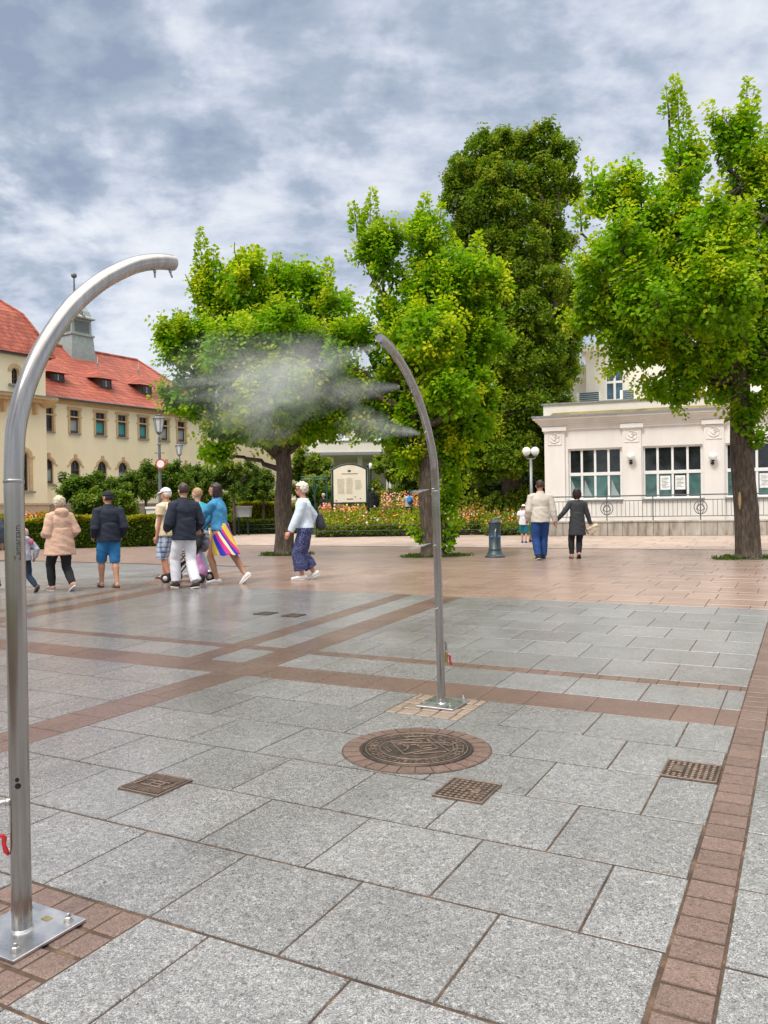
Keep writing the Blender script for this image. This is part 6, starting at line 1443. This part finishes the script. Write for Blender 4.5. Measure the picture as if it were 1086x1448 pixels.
# 10, 11 couple
manR = G(765, 792); womR = G(817, 790)
person('man in ivory jacket and blue jeans holding hands with the woman in charcoal', manR, (-.02, 1), 1.885, ('jacket', IVORY, .475, .014, 'long'), ('trousers', JEANS, .03, .010), dict(L=(-.05, -.005, .008, -12), R=(.07, .0, 0, 5), hL=(-.15, .08, .50), hR=(.185, .0, .475), hip=.512), ('short', H_BROWN), skin=SK3, w=1.05, shoe=('low', S_BLACK, SOLEW))
person('woman with dark bob in charcoal knit dress and black leggings carrying a paper bag', womR, (.04, 1), 1.68, ('dress', CHAR, .335, .004, 'long'), ('trousers', BLACKC, .10, .003), dict(L=(.03, .030, 0, 0), R=(-.04, -.040, .02, -38), hL=(-.295, .0, .545), hR=(.205, .04, .455), hip=.510, eL=(-.2, -1, -.4)), ('bob', H_DARK), skin=SK1, w=1.0, shoe=('low', S_PINK, SOLED), fem=True)
# 12.. people in the background
person('child in white cap, white top and teal shorts beyond the couple', Vector((at(741, 762, 27.5).x, 27.5, 0)), (.25, .95), 1.33, ('tee', WHITEC, .47, .02, 'short'), ('shorts', TEALC, -.01, .02), dict(L=(.03, 0, 0, 0), R=(-.04, 0, 0, 0), hL=(-.13, .12, .60), hR=(.14, .10, .60), hip=.51), ('cap', WHITEC, H_BROWN), shoe=('low', plain('blue_shoe', (.02, .10, .36), .6), SOLED))
person('brown-haired adult in green dress hidden behind the man in the ivory jacket', Vector((at(753, 760, 28).x, 28, 0)), (.2, .95), 1.72, ('dress', cloth('olive_green', (.16, .26, .05)), .34, .012, 'short'), ('trousers', cloth('olive_green', (.16, .26, .05)), .45, .004), dict(L=(.03, 0, 0, 0), R=(-.05, 0, 0, 0), hL=(-.12, .12, .55), hR=(.14, .02, .46), hip=.51), ('short', H_SAND), shoe=('low', S_BROWN, SOLED), fem=True)
person('person in long black coat standing just right of the information board', Vector((at(527, 740, 40.5).x, 40.5, .5)), (-.3, 1), 1.80, ('coat', BLACKC, .36, .03, 'long'), ('trousers', BLACKC, .04, .01), dict(L=(.02, 0, 0, 0), R=(-.02, 0, 0, 0), hL=(-.15, .06, .48), hR=(.15, .04, .48), hip=.515), ('short', H_GREY), w=1.1, shoe=('low', S_BLACK, SOLED))
person('walker with a bright blue backpack among the far flowers', Vector((at(578, 735, 47).x, 47, .5)), (.1, 1), 1.72, ('tee', cloth('pale_top', (.45, .42, .38)), .47, .02, 'short'), ('trousers', NAVY, .03, .012), dict(L=(.05, 0, 0, 0), R=(-.05, 0, 0, 0), hL=(-.14, .08, .48), hR=(.14, .02, .46), hip=.51), ('short', H_DARK), shoe=('low', S_BLACK, SOLED))
person('blond woman in black vest beyond the pink flower bed, left of the information board', Vector((at(458, 738, 43).x, 43, .5)), (-.6, -.6), 1.60, ('tee', BLACKC, .46, .018, 'short'), ('trousers', cloth('pink_trousers', (.5, .33, .36)), .03, .012), dict(L=(.03, 0, 0, 0), R=(-.03, 0, 0, 0), hL=(-.13, .12, .52), hR=(.13, .10, .52), hip=.512), ('fluffy', H_BLOND), shoe=('low', S_WHITE, SOLEW), fem=True)
person('person in bright blue top behind the information board', Vector((at(481, 738, 42.5).x, 42.5, .5)), (-.6, .6), 1.45, ('tee', cloth('bright_blue', (.04, .24, .62)), .46, .025, 'short'), ('trousers', DKJEAN, .03, .012), dict(L=(.03, 0, 0, 0), R=(-.03, 0, 0, 0), hL=(-.13, .12, .52), hR=(.13, .10, .52), hip=.512), ('short', H_SAND), shoe=('low', S_WHITE, SOLEW))
# ---------------------------------------------------------------- bags and stroller
def bag_on(label, name, cat, base): return thing(name, label, cat, base)
hb_ = at(453, 736, 14.72); T = thing('handbag', 'dark navy shoulder bag hanging behind the lady in the pale cardigan', 'handbag', hb_)
m = MB(); m.rings([(0, 0, -.16, .085, .05), (.005, 0, -.14, .10, .062), (.0, 0, -.02, .085, .055), (-.012, 0, .10, .055, .035), (-.02, 0, .14, .03, .02)], 18); applied(m, [('SUBSURF', dict(levels=1, render_levels=1))], 'bag_body', cloth('bag_navy', (.018, .022, .034), .6), T, True, .008, 9)
strap([(-.02, 0, .12), (-.05, -.01, .24), (-.10, -.01, .38), (-.13, .01, .47)], .012, 'strap', cloth('bag_navy', (.018, .022, .034)), T)
pb_ = at(838, 748, 19.05); T = thing('paper_bag', 'flat cream paper bag tilted in the right hand of the woman in charcoal', 'bag', pb_); T.rotation_euler = (rad(12), rad(-24), rad(8))
m = MB(); m.cbox((0, 0, 0), (.30, .10, .15), .012); applied(m, [('SUBSURF', dict(levels=3, render_levels=3, subdivision_type='SIMPLE'))], 'bag_body', plain('cream_paper', (.62, .50, .36), .7), T, False, .012, 9)
strap([(-.09, 0, .07), (-.08, 0, .13), (-.13, 0, .15), (-.15, 0, .06)], .006, 'handle', plain('cream_paper', (.62, .50, .36)), T)
SB_ = G(266, 823); SB_.y = 14.45; SB_.x = at(266, 823, 14.45).x
T = thing('stroller', 'black umbrella stroller with grey and white wheels between the walkers', 'stroller', SB_, math.atan2(-(-.97), .22)); 
FR = plain('stroller_frame', (.05, .05, .055), .4, .6); TYRE = plain('tyre_rubber', (.018, .018, .02), .8); HUB = plain('wheel_hub', (.55, .55, .55), .5); FAB = cloth('stroller_fabric', (.018, .018, .02))
m = MB(); m.smooth = True
for x in (-.22, .22):
    m.tube([(x, -.42, .92), (x, -.36, 1.02), (x, -.30, .98), (x, -.16, .62), (x * .95, .28, .12)], .014, 8); m.tube([(x, .02, .52), (x, -.32, .12)], .013, 8)
    m.tube([(x, -.18, .62), (x, .22, .50)], .012, 8)
m.tube([(-.22, -.30, .14), (.22, -.30, .14)], .011, 8); m.tube([(-.2, .24, .17), (.2, .24, .17)], .011, 8); m.tube([(-.22, .32, .16), (.22, .32, .16)], .014, 8); m.build('frame', FR, T)
m = MB(); m.smooth = True
for x in (-.22, .22): m.tube([(x, -.42, .91), (x, -.36, 1.02), (x, -.32, 1.01)], .022, 8)
m.build('handle', TYRE, T)
m = MB(); m.add([(-.20, -.20, .80), (.20, -.20, .80), (.19, -.10, .40), (-.19, -.10, .40), (.18, .18, .36), (-.18, .18, .36), (.16, .26, .16), (-.16, .26, .16)], [(0, 1, 2, 3), (3, 2, 4, 5), (5, 4, 6, 7)]); applied(m, [('SOLIDIFY', dict(thickness=.03)), ('SUBSURF', dict(levels=2, render_levels=2))], 'seat', FAB, T)
m = MB(); vs = []
for j in range(7):
    a = math.pi * (.05 + .75 * j / 6)
    for i in range(9): b = math.pi * i / 8; vs.append((.22 * math.cos(b), -.16 + .30 * math.cos(a) * .9 * (1 if 1 else 0), .62 + .26 * math.sin(b) * .5 + .22 * math.sin(a) * math.sin(b)))
m.add(vs, [(j * 9 + i, j * 9 + i + 1, (j + 1) * 9 + i + 1, (j + 1) * 9 + i) for j in range(6) for i in range(8)]); applied(m, [('SOLIDIFY', dict(thickness=.012))], 'canopy', FAB, T)
for x, y in ((-.24, .32), (-.19, .32), (.24, .32), (.19, .32), (-.24, -.34), (-.19, -.34), (.24, -.34), (.19, -.34)):
    m = MB(); m.smooth = True; m.X = Matrix.Translation((x, y, .085)) @ Matrix.Rotation(rad(90), 4, 'Y'); m.lathe([(.045, -.014), (.075, -.018), (.085, -.010), (.085, .010), (.075, .018), (.045, .014)], 20); wh = m.build('wheel', TYRE, T)
    m = MB(); m.smooth = True; m.X = Matrix.Translation((x, y, .085)) @ Matrix.Rotation(rad(90), 4, 'Y'); m.lathe([(.0, -.021), (.046, -.019), (.046, .019), (0, .021)], 16, caps=False); m.build('hub', HUB, wh)
bpz = at(288, 765, 14.40); T = thing('backpack', 'grey backpack hanging from the stroller handles', 'backpack', bpz)
m = MB(); m.ball((0, 0, 0), (.13, .10, .20), 18, 14); m.ball((.02, -.08, -.06), (.09, .05, .10), 14, 10); applied(m, vox(.012, 4), 'bag_body', cloth('backpack_grey', (.20, .21, .25), .8, .3), T, True, .014, 9)
strap([(-.06, 0, .15), (-.07, 0, .24), (.0, 0, .27), (.04, 0, .16)], .012, 'strap', BLACKC, T)
pg = at(284, 801, 14.25); T = thing('plastic_bag', 'pinkish purple plastic bag hanging low on the stroller', 'bag', pg)
m = MB(); m.rings([(.0, 0, -.19, .07, .05), (.0, 0, -.17, .12, .09), (0, 0, -.05, .12, .09), (-.015, 0, .06, .085, .06), (-.03, 0, .15, .04, .03), (-.03, 0, .26, .02, .012)], 18); applied(m, [('SUBSURF', dict(levels=2, render_levels=2))], 'bag_body', plain('purple_plastic', (.44, .20, .40), .3, 0, 4, .15), T, True, .016, 8)
bb = at(579, 712, 46.8); T = thing('backpack', 'bright blue backpack worn by the walker among the far flowers', 'backpack', Vector((bb.x, 46.80, 1.72)))
m = MB(); m.ball((0, 0, 0), (.16, .11, .24), 14, 12); m.ball((0, -.08, -.07), (.11, .06, .12), 12, 10); applied(m, vox(.02, 3), 'bag_body', cloth('bright_blue', (.04, .24, .62)), T)
# ---------------------------------------------------------------- water mist
def mist_mat(name, dens, sc, thr, seed, wid=.36):
    t = NT(name); c = t.coord('Object')
    ln = t.n.new('ShaderNodeVectorMath'); ln.operation = 'LENGTH'
    wob = t.n.new('ShaderNodeTexNoise'); t.link(t.mapping(c, loc=(seed, 0, 2)), wob.inputs['Vector']); wob.inputs['Scale'].default_value = 1.6; wob.inputs['Detail'].default_value = 4
    dis = t.n.new('ShaderNodeVectorMath'); dis.operation = 'MULTIPLY_ADD'; t.link(wob.outputs['Color'], dis.inputs[0]); dis.inputs[1].default_value = (.9, .9, .9); dis.inputs[2].default_value = (-.45, -.45, -.45)
    add = t.n.new('ShaderNodeVectorMath'); add.operation = 'ADD'; t.link(c, add.inputs[0]); t.link(dis.outputs[0], add.inputs[1]); t.link(add.outputs[0], ln.inputs[0])
    fall = t.ramp(ln.outputs['Value'], [(.0, 1), (.35, .55), (.72, 0)], 'EASE')
    nz = t.noise(t.mapping(add.outputs[0], scale=(1.1 * sc, 2.4 * sc, 2.4 * sc), loc=(seed * 3.1, seed * 2, 1)), 1.0, 6, .62, .8)
    d = t.math('MULTIPLY', t.math('MULTIPLY', t.ramp(nz, [(thr, 0), (thr + wid, 1)]), fall), dens)
    v = t.new('VolumePrincipled'); v.inputs['Color'].default_value = (.975, .98, .98, 1); v.inputs['Anisotropy'].default_value = .2
    t.link(d, v.inputs['Density']); t.link(v.outputs[0], t.out.inputs['Volume']); return t.m
def cone_mat(name, dens, sc, seed):
    "spray cone: dense at the nozzle (x = -1), widening and thinning downwind"
    t = NT(name); c = t.coord('Object'); s_ = t.new('SeparateXYZ')
    f0 = t.new('SeparateXYZ'); t.link(c, f0.inputs[0]); sx = t.math('MULTIPLY', t.math('ADD', f0.outputs[0], 1), .5)
    wob = t.new('TexNoise'); t.link(t.mapping(c, scale=(1.6, 1, 1), loc=(seed, 0, 2)), wob.inputs['Vector']); wob.inputs['Scale'].default_value = 2.0; wob.inputs['Detail'].default_value = 5
    dis = t.n.new('ShaderNodeVectorMath'); dis.operation = 'MULTIPLY_ADD'; t.link(wob.outputs['Color'], dis.inputs[0]); dis.inputs[1].default_value = (1.1, 1.1, 1.1); dis.inputs[2].default_value = (-.55, -.55, -.55)
    scl = t.n.new('ShaderNodeVectorMath'); scl.operation = 'SCALE'; t.link(dis.outputs[0], scl.inputs[0]); t.link(sx, scl.inputs['Scale'])
    add = t.n.new('ShaderNodeVectorMath'); add.operation = 'ADD'; t.link(c, add.inputs[0]); t.link(scl.outputs[0], add.inputs[1]); t.link(add.outputs[0], s_.inputs[0])
    x = t.math('MULTIPLY', t.math('ADD', s_.outputs[0], 1), .5)
    rr = t.math('SQRT', t.math('ADD', t.math('POWER', s_.outputs[1], 2), t.math('POWER', s_.outputs[2], 2)))
    w_ = t.math('ADD', t.math('MULTIPLY', t.math('MAXIMUM', x, 0), .95), .06)
    fall = t.ramp(t.math('DIVIDE', rr, w_), [(.0, 1), (.45, .5), (1.0, 0)], 'EASE')
    ax = t.math('DIVIDE', t.ramp(x, [(.0, 1), (.45, .75), (.95, 0)]), t.math('ADD', t.math('MULTIPLY', x, 3.4), .28))
    nz = t.noise(t.mapping(add.outputs[0], scale=(1.0 * sc, 2.6 * sc, 2.6 * sc), loc=(seed * 3.1, seed * 2, 1)), 1.0, 6, .62, .6)
    tex = t.ramp(nz, [(.34, .2), (.66, 1)])
    d = t.math('MULTIPLY', t.math('MULTIPLY', t.math('MULTIPLY', tex, fall), ax), dens)
    v = t.new('VolumePrincipled'); v.inputs['Color'].default_value = (.975, .98, .98, 1); v.inputs['Anisotropy'].default_value = .2
    t.link(d, v.inputs['Density']); t.link(v.outputs[0], t.out.inputs['Volume']); return t.m
def plume(p0, p1, r, dens, scale, thr, seed, label, cone=False):
    d = p1 - p0; L = d.length; bm = bmesh.new(); bmesh.ops.create_icosphere(bm, subdivisions=3, radius=1); me = bpy.data.meshes.new('water_mist'); bm.to_mesh(me); bm.free()
    me.materials.append(cone_mat('spray_%d' % seed, dens, scale, seed) if cone else mist_mat('mist_%d' % seed, dens, scale, thr, seed)); o = bpy.data.objects.new('water_mist', me); COL.objects.link(o)
    o.location = (p0 + p1) / 2; o.rotation_euler = d.to_track_quat('X', 'Z').to_euler(); o.scale = (L / 2, r * .9, r)
    tag(o, label, 'mist', 'drifting water mist', 'stuff'); return o
plume(at(533, 490, 4.42), at(330, 560, 4.55), .28, 6.2, 1.0, .43, 1, 'mist plume blown left from the tip of the farther arch', True)
plume(at(566, 547, 4.7), at(380, 560, 4.75), .28, 6.5, 1.0, .40, 2, 'mist plume from the upper side nozzle of the farther arch', True)
plume(at(594, 614, 4.95), at(470, 588, 4.95), .20, 12.5, 1.0, .40, 3, 'short bright mist plume from the lower nozzle of the farther arch', True)
plume(at(575, 505, 4.6), at(140, 560, 4.9), .38, 5.4, 1.6, .42, 4, 'wide mist cloud drifting across the middle maple')
plume(at(500, 470, 4.7), at(260, 640, 4.8), .44, 4.0, 1.4, .42, 5, 'faint mist veil in front of the middle maple crown')
plume(at(607, 692, 5.10), at(575, 698, 5.10), .028, 190, 1, .18, 6, 'thin jet of mist from the collar nozzle', True)
plume(at(610, 768, 5.15), at(575, 777, 5.15), .028, 190, 1, .18, 7, 'thin jet of mist from the lowest nozzle', True)
